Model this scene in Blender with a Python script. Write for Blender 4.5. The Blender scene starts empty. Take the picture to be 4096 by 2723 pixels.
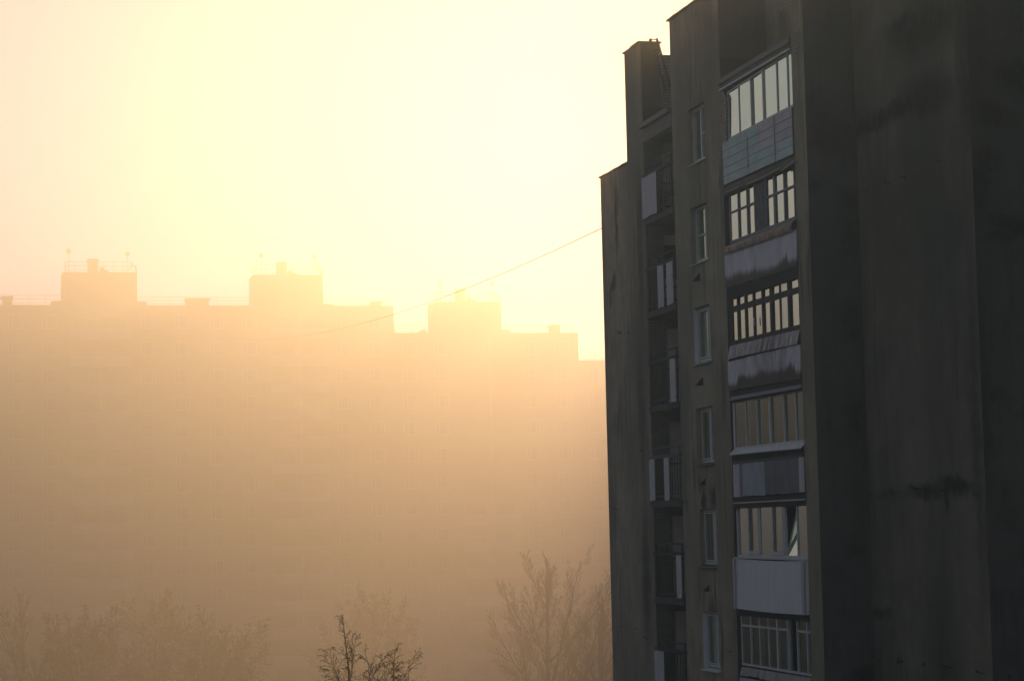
import bpy, math, random
from math import radians, sin, cos, tan, pi, sqrt, exp
from mathutils import Vector, Matrix

# ------------------------------------------------------------------ camera
sc = bpy.context.scene
CAMZ = 21.0
F = 8852.6                                    # focal length in pixels of the 4096 px wide photograph
PITCH, ROLL, AZA = radians(4.8356), radians(-1.28478), radians(-14.0529)
fw = Vector((0, cos(PITCH), sin(PITCH)))
rt0 = Vector((1, 0, 0)); up0 = rt0.cross(fw)
RT = rt0*cos(ROLL) + up0*sin(ROLL)
UP = -rt0*sin(ROLL) + up0*cos(ROLL)
CAM = Vector((0, 0, CAMZ))
cam = bpy.data.cameras.new('camera')
camo = bpy.data.objects.new('camera', cam)
sc.collection.objects.link(camo)
camo.matrix_world = Matrix(((RT.x, UP.x, -fw.x, 0), (RT.y, UP.y, -fw.y, 0), (RT.z, UP.z, -fw.z, CAMZ), (0, 0, 0, 1)))
cam.sensor_width = 36; cam.lens = F*36/4096
cam.clip_start = 0.5; cam.clip_end = 5000
sc.camera = camo

# ------------------------------------------------------------------ light
SUN_EL, SUN_AZ = radians(10.5), radians(7.0)       # azimuth to the right of straight ahead
world = bpy.data.worlds.new('World'); sc.world = world; world.use_nodes = True
wn = world.node_tree.nodes; wl = world.node_tree.links
wn.clear()
wo = wn.new('ShaderNodeOutputWorld'); bg = wn.new('ShaderNodeBackground'); sky = wn.new('ShaderNodeTexSky')
sky.sky_type = 'NISHITA'; sky.sun_disc = False
sky.sun_elevation = SUN_EL; sky.sun_rotation = SUN_AZ
sky.air_density = 1.0; sky.dust_density = 0.0; sky.ozone_density = 1.0
bg.inputs['Strength'].default_value = 0.13
tint = wn.new('ShaderNodeMix'); tint.data_type = 'RGBA'; tint.blend_type = 'MULTIPLY'; tint.inputs[0].default_value = 1.0
tint.inputs[7].default_value = (1.05, 0.85, 0.76, 1)
wl.new(sky.outputs[0], tint.inputs[6]); wl.new(tint.outputs[2], bg.inputs[0]); wl.new(bg.outputs[0], wo.inputs[0])
sl = bpy.data.lights.new('sun', 'SUN'); sl.energy = 4.2; sl.angle = radians(8.0); sl.color = (1.0, 0.645, 0.25)
so = bpy.data.objects.new('sun', sl); sc.collection.objects.link(so)
sdir = Vector((sin(SUN_AZ)*cos(SUN_EL), cos(SUN_AZ)*cos(SUN_EL), sin(SUN_EL)))
so.rotation_euler = sdir.to_track_quat('Z', 'Y').to_euler()
so.location = (0, 0, 120)
sc.view_settings.view_transform = 'Standard'; sc.view_settings.look = 'None'
sc.view_settings.exposure = 0.24; sc.view_settings.gamma = 1.0; sc.view_settings.use_curve_mapping = False
HAZE_DENSITY, HAZE_G, HAZE_TOP = 0.0080, 0.72, 54.6
HAZE_COLOR = (1.0, 0.91, 0.52)
sc.render.engine = 'CYCLES'
cy = sc.cycles
cy.use_denoising = True
cy.max_bounces = 6; cy.diffuse_bounces = 3; cy.glossy_bounces = 3; cy.transparent_max_bounces = 24; cy.volume_bounces = 0
cy.caustics_reflective = False; cy.caustics_refractive = False

# ------------------------------------------------------------------ frames of reference
dA = Vector((sin(AZA), cos(AZA), 0))           # along the near facade, away from the camera
dB = Vector((cos(AZA), -sin(AZA), 0))          # square to it, towards the right
def ray(px, py):
    return fw + RT*((px-2048)/F) - UP*((py-1361.5)/F)
_r = ray(2785, 2095); O = CAM + _r*(57.0/_r.y); O.z = 0
def W(a, b, z): return O + dA*a + dB*b + Vector((0, 0, z))
def P(px, py, b=0.0):                          # pixel on the plane b = const -> (a, z)
    r = ray(px, py); s = ((O-CAM).dot(dB) + b)/r.dot(dB); p = CAM + r*s
    return (p-O).dot(dA), p.z
def Q(px, py, a):                              # pixel on the plane a = const -> (b, z)
    r = ray(px, py); s = ((O-CAM).dot(dA) + a)/r.dot(dA); p = CAM + r*s
    return (p-O).dot(dB), p.z
def at_depth(px, py, d):
    r = ray(px, py); return CAM + r*(d/r.y)
R0 = random.Random(7)

# ------------------------------------------------------------------ materials
def new_mat(name):
    m = bpy.data.materials.new(name); m.use_nodes = True
    n = m.node_tree.nodes; n.clear()
    o = n.new('ShaderNodeOutputMaterial'); p = n.new('ShaderNodeBsdfPrincipled')
    m.node_tree.links.new(p.outputs[0], o.inputs[0])
    return m, n, m.node_tree.links, p
def mixc(n, l, fac, a, b, mode='MIX'):
    x = n.new('ShaderNodeMix'); x.data_type = 'RGBA'; x.blend_type = mode
    for s, v in ((x.inputs[0], fac), (x.inputs[6], a), (x.inputs[7], b)):
        if hasattr(v, 'is_linked') or isinstance(v, bpy.types.NodeSocket): l.new(v, s)
        elif isinstance(v, (int, float)): s.default_value = v
        else: s.default_value = (*v, 1)
    return x.outputs[2]
def noise(n, l, vec, scale, detail=4, rough=.55, dist=0):
    x = n.new('ShaderNodeTexNoise'); x.inputs['Scale'].default_value = scale; x.inputs['Detail'].default_value = detail
    x.inputs['Roughness'].default_value = rough; x.inputs['Distortion'].default_value = dist
    if vec is not None: l.new(vec, x.inputs['Vector'])
    return x.outputs['Fac']
def ramp(n, l, v, lo, hi, a=0., b=1.):
    x = n.new('ShaderNodeMapRange'); x.interpolation_type = 'SMOOTHSTEP'
    x.inputs[1].default_value = lo; x.inputs[2].default_value = hi; x.inputs[3].default_value = a; x.inputs[4].default_value = b
    l.new(v, x.inputs[0]); return x.outputs[0]
def mth(n, l, op, a, b=None):
    x = n.new('ShaderNodeMath'); x.operation = op
    for i, v in enumerate((a, b)):
        if v is None: continue
        if isinstance(v, (int, float)): x.inputs[i].default_value = v
        else: l.new(v, x.inputs[i])
    return x.outputs[0]
def mapping(n, l, vec, scale=(1, 1, 1), loc=(0, 0, 0)):
    x = n.new('ShaderNodeMapping'); x.inputs['Scale'].default_value = scale; x.inputs['Location'].default_value = loc
    l.new(vec, x.inputs[0]); return x.outputs[0]
def uvn(n): return n.new('ShaderNodeTexCoord').outputs['UV']
def bump(n, l, p, h, strength, dist=.02):
    x = n.new('ShaderNodeBump'); x.inputs['Strength'].default_value = strength; x.inputs['Distance'].default_value = dist
    l.new(h, x.inputs['Height']); l.new(x.outputs[0], p.inputs['Normal'])

def plaster(name, c1, c2, stains=(), streak=.35, rough=.9):
    """stucco; uv in metres; stains = (u, v, half length, half width, angle, strength)"""
    m, n, l, p = new_mat(name)
    uv = uvn(n)
    big = noise(n, l, mapping(n, l, uv, (.35, .12, 1)), 1.0, 5, .6)
    mid = noise(n, l, uv, 1.4, 6, .65)
    fine = noise(n, l, uv, 45, 3, .7)
    col = mixc(n, l, ramp(n, l, big, .3, .7), c1, c2)
    col = mixc(n, l, ramp(n, l, mid, .38, .68, 0, .6), col, tuple(x*.45 for x in c1))
    st = noise(n, l, mapping(n, l, uv, (5, .35, 1)), 1.0, 6, .7)
    blot = noise(n, l, mapping(n, l, uv, (.5, .25, 1), (3, 7, 0)), 1.0, 4)
    smask = mth(n, l, 'MULTIPLY', ramp(n, l, st, .48, .68), ramp(n, l, blot, .38, .58, .1, streak))
    tot = smask
    if stains:
        wob = n.new('ShaderNodeTexNoise'); wob.inputs['Scale'].default_value = 2.2; wob.inputs['Detail'].default_value = 5
        l.new(uv, wob.inputs['Vector'])
        va = n.new('ShaderNodeVectorMath'); va.operation = 'MULTIPLY_ADD'
        l.new(wob.outputs['Color'], va.inputs[0]); va.inputs[1].default_value = (.5, .5, 0); 
        vb = n.new('ShaderNodeVectorMath'); vb.operation = 'SUBTRACT'; l.new(uv, vb.inputs[0]); vb.inputs[1].default_value = (.25, .25, 0)
        l.new(vb.outputs[0], va.inputs[2]); wuv = va.outputs[0]
        gr = ramp(n, l, noise(n, l, mapping(n, l, uv, (7, 2.5, 1)), 1.0, 6, .7), .3, .56, .35, 1.0)
        acc = None
        for (u, v, sx, sy, ang, k) in stains:
            mp = n.new('ShaderNodeMapping'); mp.vector_type = 'TEXTURE'
            mp.inputs['Location'].default_value = (u, v, 0); mp.inputs['Rotation'].default_value = (0, 0, ang)
            mp.inputs['Scale'].default_value = (sx, sy, 1); l.new(wuv, mp.inputs[0])
            ln = n.new('ShaderNodeVectorMath'); ln.operation = 'LENGTH'; l.new(mp.outputs[0], ln.inputs[0])
            r = ramp(n, l, ln.outputs['Value'], .25, 1.15, min(1., k*1.15), 0.)
            acc = r if acc is None else mth(n, l, 'MAXIMUM', acc, r)
        tot = mth(n, l, 'MAXIMUM', smask, mth(n, l, 'MULTIPLY', acc, gr))
    col = mixc(n, l, tot, col, (.008, .011, .012))
    l.new(col, p.inputs['Base Color']); p.inputs['Roughness'].default_value = rough
    p.inputs['Specular IOR Level'].default_value = .2
    h = mth(n, l, 'ADD', mth(n, l, 'MULTIPLY', fine, .4), mid)
    bump(n, l, p, h, .5, .03)
    return m
def simple(name, c, rough=.7, metal=0., var=.25, scale=6., streak=None, bumpk=.15, spec=.4, sx=1, sy=1):
    m, n, l, p = new_mat(name)
    uv = uvn(n)
    f = noise(n, l, mapping(n, l, uv, (sx, sy, 1)), scale, 5, .65)
    col = mixc(n, l, ramp(n, l, f, .3, .72), c, tuple(x*(1-var) for x in c))
    if streak:
        amt, dark, lo, hi = streak
        s = noise(n, l, mapping(n, l, uv, (9, .7, 1)), 1.0, 6, .7, .3)
        s2 = noise(n, l, mapping(n, l, uv, (1.1, .5, 1), (2, 5, 0)), 1.0, 3)
        k = mth(n, l, 'MULTIPLY', ramp(n, l, s, lo, hi), ramp(n, l, s2, .35, .6, .15, amt))
        col = mixc(n, l, k, col, dark)
    l.new(col, p.inputs['Base Color']); p.inputs['Roughness'].default_value = rough
    p.inputs['Metallic'].default_value = metal; p.inputs['Specular IOR Level'].default_value = spec
    bump(n, l, p, f, bumpk, .02)
    return m
def grime_sheet(name, c, c2, v0, v1, amt=.95, rough=.55):
    """cladding sheets with black algae creeping up from the lower edge; uv: u metres, v 0..1"""
    m, n, l, p = new_mat(name)
    uv = uvn(n)
    sep = n.new('ShaderNodeSeparateXYZ'); l.new(uv, sep.inputs[0])
    base = noise(n, l, mapping(n, l, uv, (1.7, .4, 1)), 1.6, 5, .7)
    col = mixc(n, l, ramp(n, l, base, .35, .65), c, c2)
    corr = n.new('ShaderNodeTexWave'); corr.inputs['Scale'].default_value = 2.6; corr.inputs['Distortion'].default_value = .3
    l.new(uv, corr.inputs['Vector'])
    s = noise(n, l, mapping(n, l, uv, (7, .9, 1)), 1.0, 7, .75, .4)
    s2 = noise(n, l, mapping(n, l, uv, (.9, .2, 1), (1, 1, 0)), 1.3, 3)
    reach = mth(n, l, 'MULTIPLY', mth(n, l, 'ADD', mth(n, l, 'MULTIPLY', s, 1.2), mth(n, l, 'MULTIPLY', s2, 1.3)), v1)
    d = mth(n, l, 'SUBTRACT', reach, mth(n, l, 'ADD', sep.outputs[1], v0))
    k = ramp(n, l, d, -.04, .2, 0, amt)
    col = mixc(n, l, k, col, (.012, .017, .017))
    l.new(col, p.inputs['Base Color']); p.inputs['Roughness'].default_value = rough; p.inputs['Specular IOR Level'].default_value = .3
    bump(n, l, p, corr.outputs['Fac'], .12, .02)
    return m
def brickmat(name, c1, c2, mortar, sc_=1.0):
    m, n, l, p = new_mat(name)
    uv = uvn(n)
    b = n.new('ShaderNodeTexBrick'); l.new(uv, b.inputs['Vector'])
    b.inputs['Color1'].default_value = (*c1, 1); b.inputs['Color2'].default_value = (*c2, 1); b.inputs['Mortar'].default_value = (*mortar, 1)
    b.inputs['Scale'].default_value = sc_; b.inputs['Brick Width'].default_value = .26; b.inputs['Row Height'].default_value = .085
    b.inputs['Mortar Size'].default_value = .009; b.inputs['Bias'].default_value = 0
    f = noise(n, l, uv, 3, 5)
    col = mixc(n, l, ramp(n, l, f, .35, .7, 0, .75), b.outputs['Color'], tuple(x*.3 for x in c1))
    l.new(col, p.inputs['Base Color']); p.inputs['Roughness'].default_value = .9
    bump(n, l, p, b.outputs['Fac'], -.6, .03)
    return m
def glassmat(name, tint=(.75, .85, .8), boost=1.3, ior=1.5, rough=.02):
    m = bpy.data.materials.new(name); m.use_nodes = True
    n = m.node_tree.nodes; l = m.node_tree.links; n.clear()
    o = n.new('ShaderNodeOutputMaterial'); mx = n.new('ShaderNodeMixShader'); t = n.new('ShaderNodeBsdfTransparent'); g = n.new('ShaderNodeBsdfGlossy')
    fr = n.new('ShaderNodeFresnel'); fr.inputs[0].default_value = ior
    t.inputs[0].default_value = (*tint, 1); g.inputs[0].default_value = (.80, .90, .66, 1); g.inputs['Roughness'].default_value = rough
    uv = uvn(n)
    b = n.new('ShaderNodeBump'); b.inputs['Strength'].default_value = .12; b.inputs['Distance'].default_value = .012
    l.new(noise(n, l, uv, 1.5, 2), b.inputs['Height']); l.new(b.outputs[0], g.inputs['Normal'])
    k = mth(n, l, 'MULTIPLY', fr.outputs[0], boost); k = mth(n, l, 'MINIMUM', k, 1.0)
    l.new(k, mx.inputs[0]); l.new(t.outputs[0], mx.inputs[1]); l.new(g.outputs[0], mx.inputs[2]); l.new(mx.outputs[0], o.inputs[0])
    return m

# ------------------------------------------------------------------ mesh builder
class MB:
    def __init__(s): s.v = []; s.f = []; s.uv = []
    def quad(s, pts, uv=None):
        i = len(s.v); s.v += [Vector(p) for p in pts]; s.f.append(tuple(range(i, i+len(pts))))
        if uv is None:
            nrm = (Vector(pts[1])-Vector(pts[0])).cross(Vector(pts[2])-Vector(pts[0]))
            ha, hb = abs(nrm.dot(dA)), abs(nrm.dot(dB))
            if abs(nrm.z) > max(ha, hb): uv = [((Vector(p)-O).dot(dA), (Vector(p)-O).dot(dB)) for p in pts]
            elif hb >= ha: uv = [((Vector(p)-O).dot(dA), p[2]) for p in pts]
            else: uv = [((Vector(p)-O).dot(dB)+200, p[2]) for p in pts]
        s.uv.append(uv)
    def hexa(s, c, uvmode=None):
        """c: 8 corners, 0-3 bottom ring, 4-7 top ring"""
        for q in ((3, 2, 1, 0), (4, 5, 6, 7), (0, 1, 5, 4), (1, 2, 6, 5), (2, 3, 7, 6), (3, 0, 4, 7)):
            s.quad([c[i] for i in q])
    def box(s, a0, a1, b0, b1, z0, z1):
        s.hexa([W(a0, b0, z0), W(a1, b0, z0), W(a1, b1, z0), W(a0, b1, z0), W(a0, b0, z1), W(a1, b0, z1), W(a1, b1, z1), W(a0, b1, z1)])
    def sbox(s, a0, a1, b0, b1, z00, z01, z10, z11):
        """a box along a: bottom z00 at a0, z01 at a1; top z10 at a0, z11 at a1"""
        s.hexa([W(a0, b0, z00), W(a1, b0, z01), W(a1, b1, z01), W(a0, b1, z00), W(a0, b0, z10), W(a1, b0, z11), W(a1, b1, z11), W(a0, b1, z10)])
    def bar(s, p, q, w, h=None, ref=None):
        h = h or w; p = Vector(p); q = Vector(q); d = (q-p).normalized()
        r = ref or (dB if abs(d.dot(dB)) < .9 else dA)
        x = d.cross(r).normalized()*(w/2); y = d.cross(x).normalized()*(h/2)
        s.hexa([p-x-y, p+x-y, p+x+y, p-x+y, q-x-y, q+x-y, q+x+y, q-x+y])
    def tube(s, pts, rad, n=6, cap=False):
        ring = []
        for i, p in enumerate(pts):
            d = (pts[min(i+1, len(pts)-1)] - pts[max(i-1, 0)]).normalized()
            r = Vector((0, 0, 1)) if abs(d.z) < .9 else Vector((1, 0, 0))
            x = d.cross(r).normalized(); y = d.cross(x)
            b = len(s.v); rr = rad[i] if hasattr(rad, '__len__') else rad
            for k in range(n): s.v.append(p + x*(rr*cos(2*pi*k/n)) + y*(rr*sin(2*pi*k/n)))
            ring.append(b)
        for i in range(len(ring)-1):
            for k in range(n):
                a, b = ring[i], ring[i+1]
                s.f.append((a+k, a+(k+1) % n, b+(k+1) % n, b+k)); s.uv.append(None)
        if cap:
            s.f.append(tuple(ring[0]+k for k in range(n))[::-1]); s.uv.append(None)
            s.f.append(tuple(ring[-1]+k for k in range(n))); s.uv.append(None)
    def build(s, name, mat, parent=None, origin=None, smooth=False, bev=0):
        me = bpy.data.meshes.new(name)
        # parts are laid out in world metres; the parent chain only translates
        base = Vector((0, 0, 0)); q = parent
        while q is not None: base += q.location; q = q.parent
        if origin is None and parent is None: origin = Vector((0, 0, 0))
        loc = (Vector(origin)-base) if origin is not None else Vector((0, 0, 0))
        off = base + loc
        me.from_pydata([tuple(v-off) for v in s.v], [], s.f)
        if any(u is not None for u in s.uv):
            ul = me.uv_layers.new(name='UVMap'); i = 0
            for f, u in zip(s.f, s.uv):
                for k in range(len(f)):
                    ul.data[i].uv = u[k] if u is not None else (0, 0); i += 1
        if smooth:
            for pl in me.polygons: pl.use_smooth = True
        me.materials.append(mat); me.update()
        o = bpy.data.objects.new(name, me); sc.collection.objects.link(o)
        o.location = loc; o.parent = parent
        if bev:
            bm = o.modifiers.new('bevel', 'BEVEL'); bm.width = bev; bm.segments = 2; bm.limit_method = 'ANGLE'
        return o
def tag(o, label=None, cat=None, group=None, kind=None):
    for k, v in (('label', label), ('category', cat), ('group', group), ('kind', kind)):
        if v: o[k] = v
    return o
def empty(name, loc, parent=None):
    o = bpy.data.objects.new(name, None); sc.collection.objects.link(o); o.empty_display_size = .5
    o.location = loc; o.parent = parent
    return o
def panel(mb, mk, u0, u1, z0, z1, holes, deep, mkd):
    """a wall face with rectangular holes and their reveals. mk(u,z) -> point on face, mkd(u,z) -> point at reveal depth"""
    us = sorted({u0, u1, *[h[0] for h in holes], *[h[1] for h in holes]}); us = [u for u in us if u0-1e-6 <= u <= u1+1e-6]
    zs = sorted({z0, z1, *[h[2] for h in holes], *[h[3] for h in holes]}); zs = [z for z in zs if z0-1e-6 <= z <= z1+1e-6]
    for i in range(len(us)-1):
        for j in range(len(zs)-1):
            uc, zc = (us[i]+us[i+1])/2, (zs[j]+zs[j+1])/2
            if any(h[0] < uc < h[1] and h[2] < zc < h[3] for h in holes): continue
            mb.quad([mk(us[i], zs[j]), mk(us[i+1], zs[j]), mk(us[i+1], zs[j+1]), mk(us[i], zs[j+1])])
    for (a, b, c, d) in holes:
        for (p, q) in (((a, c), (b, c)), ((b, c), (b, d)), ((b, d), (a, d)), ((a, d), (a, c))):
            mb.quad([mk(*p), mk(*q), mkd(*q), mkd(*p)])

# ================================================================== STRUCTURE
ground = MB()
G0 = 640
ground.quad([(-G0, -200, 0), (G0, -200, 0), (G0, 900, 0), (-G0, 900, 0)], [(0, 0), (2*G0, 0), (2*G0, 1100), (0, 1100)])
gm = simple('ground_dirt', (.07, .065, .05), .95, var=.5, scale=.05)
tag(ground.build('ground', gm), kind='structure')

# ---- near building, plan in metres from O (a away from the camera along the facade, b to the right)
zt = P(2680, 85)[1]                              # main parapet
zt1 = P(2402, 715, .06)[1]                       # lower block at the far end
aL = P(2424, 1600, .06)[0]; aS = P(2534, 1600)[0]; aP = P(2601, 1600)[0]
aW = P(2720, 1600)[0]; aQ = P(2920, 1600)[0]     # window wall between the two loggia stacks
aR = P(3211, 1600)[0]; aC = P(3262, 1600)[0]     # pier right of the glazed loggias
b1, _ = Q(3462, 1600, aC)                        # first return wall
aD = P(3927, 1600, b1)[0]
b2 = b1 + b1; aE = aD - 6.0
DEEP = 1.25
print('PLAN', [round(x, 2) for x in (zt, zt1, aL, aS, aP, aW, aQ, aR, aC, b1, aD, b2)])

wins = []                                        # window openings: px of left/right, y of TL TR BL BR
for (xl, xr, tl, tr, bl, br) in ((2758, 2824, 463, 430, 664, 630), (2765, 2832, 856, 833, 1065, 1038), (2775, 2840, 1255, 1241, 1457, 1446),
                                 (2786, 2852, 1650, 1641, 1852, 1848), (2800, 2866, 2056, 2056, 2260, 2258), (2810, 2876, 2462, 2468, 2676, 2678)):
    a1 = P(xl, (tl+bl)/2)[0]; a0 = P(xr, (tr+br)/2)[0]
    z1 = (P(xl, tl)[1]+P(xr, tr)[1])/2; z0 = (P(xl, bl)[1]+P(xr, br)[1])/2
    wins.append((a0, a1, z0, z1))
pitch = (wins[0][2]-wins[5][2])/5
print('PITCH', pitch)
w = sum(x[0] for x in wins)/6, sum(x[1] for x in wins)/6
wins = [(w[0], w[1], wins[0][2]-k*pitch, wins[0][2]-k*pitch+1.45) for k in range(6)]
wins_low = [(w[0], w[1], wins[0][2]-k*pitch, wins[0][2]-k*pitch+1.45) for k in range(6, 11) if wins[0][2]-k*pitch > 1]

roof1 = (P(2567, 500)[1]+P(2690, 430)[1])/2      # slab over the open loggias
roof2 = (P(2883, 318)[1]+P(3173, 144)[1])/2      # slab over the glazed loggias
# stains (u = a or 200+b, v = z)
def sA(px, py, sx, sy, ang=0., k=.85, b=0.): a, z = P(px, py, b); return (a, z, sx, sy, ang, k)
def sB(px, py, a, sx, sy, ang=0., k=.8): b, z = Q(px, py, a); return (200+b, z, sx, sy, ang, k)
stA = [sA(2457, 880, .22, 1.4, 0, .95), sA(2452, 640+120, .12, 1.0, 0, .5), sA(2446, 1130, .3, .5, .6, .9), sA(2432, 1180, .15, .55, 0, .8),
       sA(2815, 2005, .25, .5, 0, .95), sA(2852, 1990, .4, .35, 0, .95), sA(2852, 2440, .5, .4, 0, .7), sA(2745, 2015, .15, .2, 0, .5),
       sA(2568, 1700, .5, 2.5, 0, .6), sA(2560, 1000, .35, 3.5, 0, .55), sA(2585, 2300, .5, 2.6, 0, .7), sA(2700, 1300, .35, 1.5, 0, .35),
       sA(2800, 835, .9, .25, 0, .4), sA(2795, 430, .9, .3, 0, .5), sA(2850, 200, 1.0, 1.2, 0, .25), sA(2800, 1915+16, .2, .35, 0, .7),
       sA(2725, 2350, .3, .6, 0, .35), sA(2740, 2180, .5, .15, 0, .3), sA(2884, 750, .2, 1.2, 0, .5), sA(2893, 1500, .2, 1.2, 0, .5)]
stP1 = [sA(3590, 440, 3.4, .3, .02, 1., b1), sA(3500, 500, 1.8, .24, .0, 1., b1), sA(3700, 385, 1.8, .6, .06, 1., b1), sA(3680, 110, 2.6, .75, .03, 1., b1), sA(3620, 90, 1.6, .3, .03, 1., b1),
        sA(3850, 120, .55, 3.2, 0, .7, b1), sA(3870, 380, .5, 1.4, 0, .7, b1), sA(3830, 1945, 1.1, .3, .0, 1., b1), sA(3700, 1965, 1.2, .22, 0, .8, b1),
        sA(3560, 1975, .9, .16, 0, .5, b1), sA(3785, 1985, .12, .45, 0, .9, b1), sA(3900, 1600, .25, 5, 0, .5, b1), sA(3520, 2450, .9, .16, 0, .6, b1),
        sA(3600, 900, 2.5, 2.0, 0, .22, b1), sA(3820, 900, .7, .7, 0, .35, b1)]
stB = [sB(3395, 930, aC, .28, .5, 0, .7), sB(3330, 560, aC, .7, .5, .3, .6), sB(3390, 800, aC, .3, .3, 0, .6), sB(3395, 1010, aC, .35, .2, 0, .7),
       sB(3400, 1260, aC, .35, .5, 0, .8), sB(3415, 1330, aC, .4, .25, 0, .8), sB(3250, 740, aC, .5, .3, 0, .6), sB(3300, 500, aC, .3, .9, .5, .5),
       sB(3425, 1700, aC, .35, .5, 0, .85), sB(3425, 1620, aC, .5, .15, .5, .7), sB(3460, 2700, aC, .4, .4, 0, .9), sB(3430, 2200, aC, .2, .2, 0, .8),
       sB(4070, 320, aD, .8, .45, -.2, .8), sB(3960, 460, aD, .7, .35, -.3, .75), sB(4060, 900, aD, .9, .25, -.1, 1.), sB(4000, 945, aD, .6, .2, .1, .9),
       sB(3905, 200, aD, .3, 2.5, 0, .5), sB(3915, 750, aD, .35, .9, 0, .9), sB(3930, 1500, aD, .2, 3, 0, .6), sB(3940, 640, aD, .4, .4, 0, .8), sB(3980, 1580, aD, .5, .3, 0, .5)]
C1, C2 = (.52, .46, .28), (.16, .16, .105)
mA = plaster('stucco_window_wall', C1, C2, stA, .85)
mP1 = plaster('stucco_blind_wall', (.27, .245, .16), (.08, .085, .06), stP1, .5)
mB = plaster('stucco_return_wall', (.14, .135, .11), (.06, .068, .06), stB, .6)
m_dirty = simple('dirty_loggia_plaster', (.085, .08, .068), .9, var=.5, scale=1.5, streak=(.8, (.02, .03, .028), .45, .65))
m_brick = brickmat('sooty_brick', (.26, .22, .15), (.14, .13, .1), (.03, .03, .025))
m_brick2 = brickmat('exposed_brick', (.5, .42, .28), (.36, .31, .22), (.03, .03, .025))
m_gap_shade = simple('gap_shade', (.018, .02, .022), .8, var=.4)  # near black, shade of the voids above the loggia roofs as colour
m_tin = simple('roof_tin', (.15, .15, .14), .6, .4, .35, 4)
m_iron = simple('rusty_iron', (.035, .03, .027), .8, .2, .4, 12)
m_rail = simple('weathered_rail_paint', (.12, .12, .105), .7, 0, .6, 6, sx=3)
m_conc = simple('slab_concrete', (.12, .11, .09), .9, 0, .5, 2.5, (.8, (.02, .025, .022), .4, .6))
m_white = grime_sheet('white_sheet', (.62, .62, .58), (.5, .5, .48), .35, .25, .8)
m_whitec = simple('clean_white_sheet', (.78, .82, .72), .5, 0, .12, 1.2, sx=4, sy=.3, bumpk=.05)
m_frame_w = simple('white_window_frame', (.68, .74, .62), .5, 0, .25, 5)
m_frame_g = simple('grey_painted_frame', (.24, .28, .28), .6, 0, .45, 7)
m_frame_d = simple('dark_tarred_frame', (.018, .019, .02), .7, 0, .4, 7)
m_cap = simple('padded_canvas', (.62, .47, .3), .85, 0, .6, 2.2, (.9, (.06, .05, .045), .5, .68), .6)
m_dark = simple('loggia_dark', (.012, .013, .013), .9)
m_curtain = simple('lace_curtain', (.34, .36, .33), .95, 0, .3, 3, sx=6, sy=.2, bumpk=.5)
m_blue = simple('blue_cloth', (.04, .10, .24), .9, 0, .3, 4)
m_tarp = simple('grey_tarpaulin', (.10, .115, .115), .6, 0, .5, 2.5, bumpk=.9)
m_glass = glassmat('window_glass', (.7, .8, .76), 1.0)
m_glass_dim = glassmat('dim_reflection_glass', (.55, .62, .62), .30)  # gloss turned down to paint in the darker reflection of the lower glazing
m_glass_d = glassmat('dusty_dark_glass', (.7, .8, .76), .75)

base = W(aW, 4, 0)
bld = empty('apartment_building', base)
tag(bld, 'tall grey stucco apartment block with grimy glazed balconies, dark in its own shade', 'building')

# window wall plus piers (faces of the A family on plane b = 0)
wallm = MB()
SILL = .17
fa = lambda b: (lambda u, z: W(u, b, z))
ZB = 0.0
panel(wallm, fa(0), aQ, aW, ZB, zt, wins+wins_low, SILL, fa(SILL))
for (a0, a1, z0, z1) in wins+wins_low:            # rooms stay dark behind the panes
    wallm.quad([W(a0, 1.4, z0), W(a1, 1.4, z0), W(a1, 1.4, z1), W(a0, 1.4, z1)])
    for (p, q) in (((a0, z0), (a1, z0)), ((a1, z0), (a1, z1)), ((a1, z1), (a0, z1)), ((a0, z1), (a0, z0))):
        wallm.quad([W(p[0], SILL, p[1]), W(q[0], SILL, q[1]), W(q[0], 1.4, q[1]), W(p[0], 1.4, p[1])])
wallm.quad([W(aC, 0, ZB), W(aR, 0, ZB), W(aR, 0, zt), W(aC, 0, zt)])                # pier by the glazed loggias
wallm.quad([W(aP, 0, ZB), W(aS, 0, ZB), W(aS, 0, zt), W(aP, 0, zt)])                # pier at the open loggias
wallm.quad([W(aS, .06, ZB), W(aL, .06, ZB), W(aL, .06, zt1), W(aS, .06, zt1)])      # low end block
wallm.quad([W(aR, DEEP, roof2), W(aQ, DEEP, roof2), W(aQ, DEEP, zt), W(aR, DEEP, zt)])   # set back wall over the glazed loggias
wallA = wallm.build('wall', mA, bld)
wp1 = MB()
wp1.quad([W(aD, b1, ZB), W(aC, b1, ZB), W(aC, b1, zt), W(aD, b1, zt)])
wp1.quad([W(aE, b2, ZB), W(aD, b2, ZB), W(aD, b2, zt), W(aE, b2, zt)])
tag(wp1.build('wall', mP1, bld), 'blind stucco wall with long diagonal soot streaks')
wb = MB()
wb.quad([W(aC, 0, ZB), W(aC, 0, zt), W(aC, b1, zt), W(aC, b1, ZB)])
wb.quad([W(aD, b1, ZB), W(aD, b1, zt), W(aD, b2, zt), W(aD, b2, ZB)])
wb.quad([W(aE, b2, ZB), W(aE, b2, zt), W(aE, 16, zt), W(aE, 16, ZB)])
wb.quad([W(aQ, 0, roof2-.1), W(aQ, 0, zt), W(aQ, DEEP, zt), W(aQ, DEEP, roof2-.1)])  # recess over the glazed loggias
wb.quad([W(aR, 0, roof2), W(aR, DEEP, roof2), W(aR, DEEP, zt), W(aR, 0, zt)])
wb.quad([W(aP, 0, roof1), W(aP, 0, zt), W(aP, .55, zt), W(aP, .55, roof1)])
tag(wb.build('wall', mB, bld), 'dark return walls facing the viewer')
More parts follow.
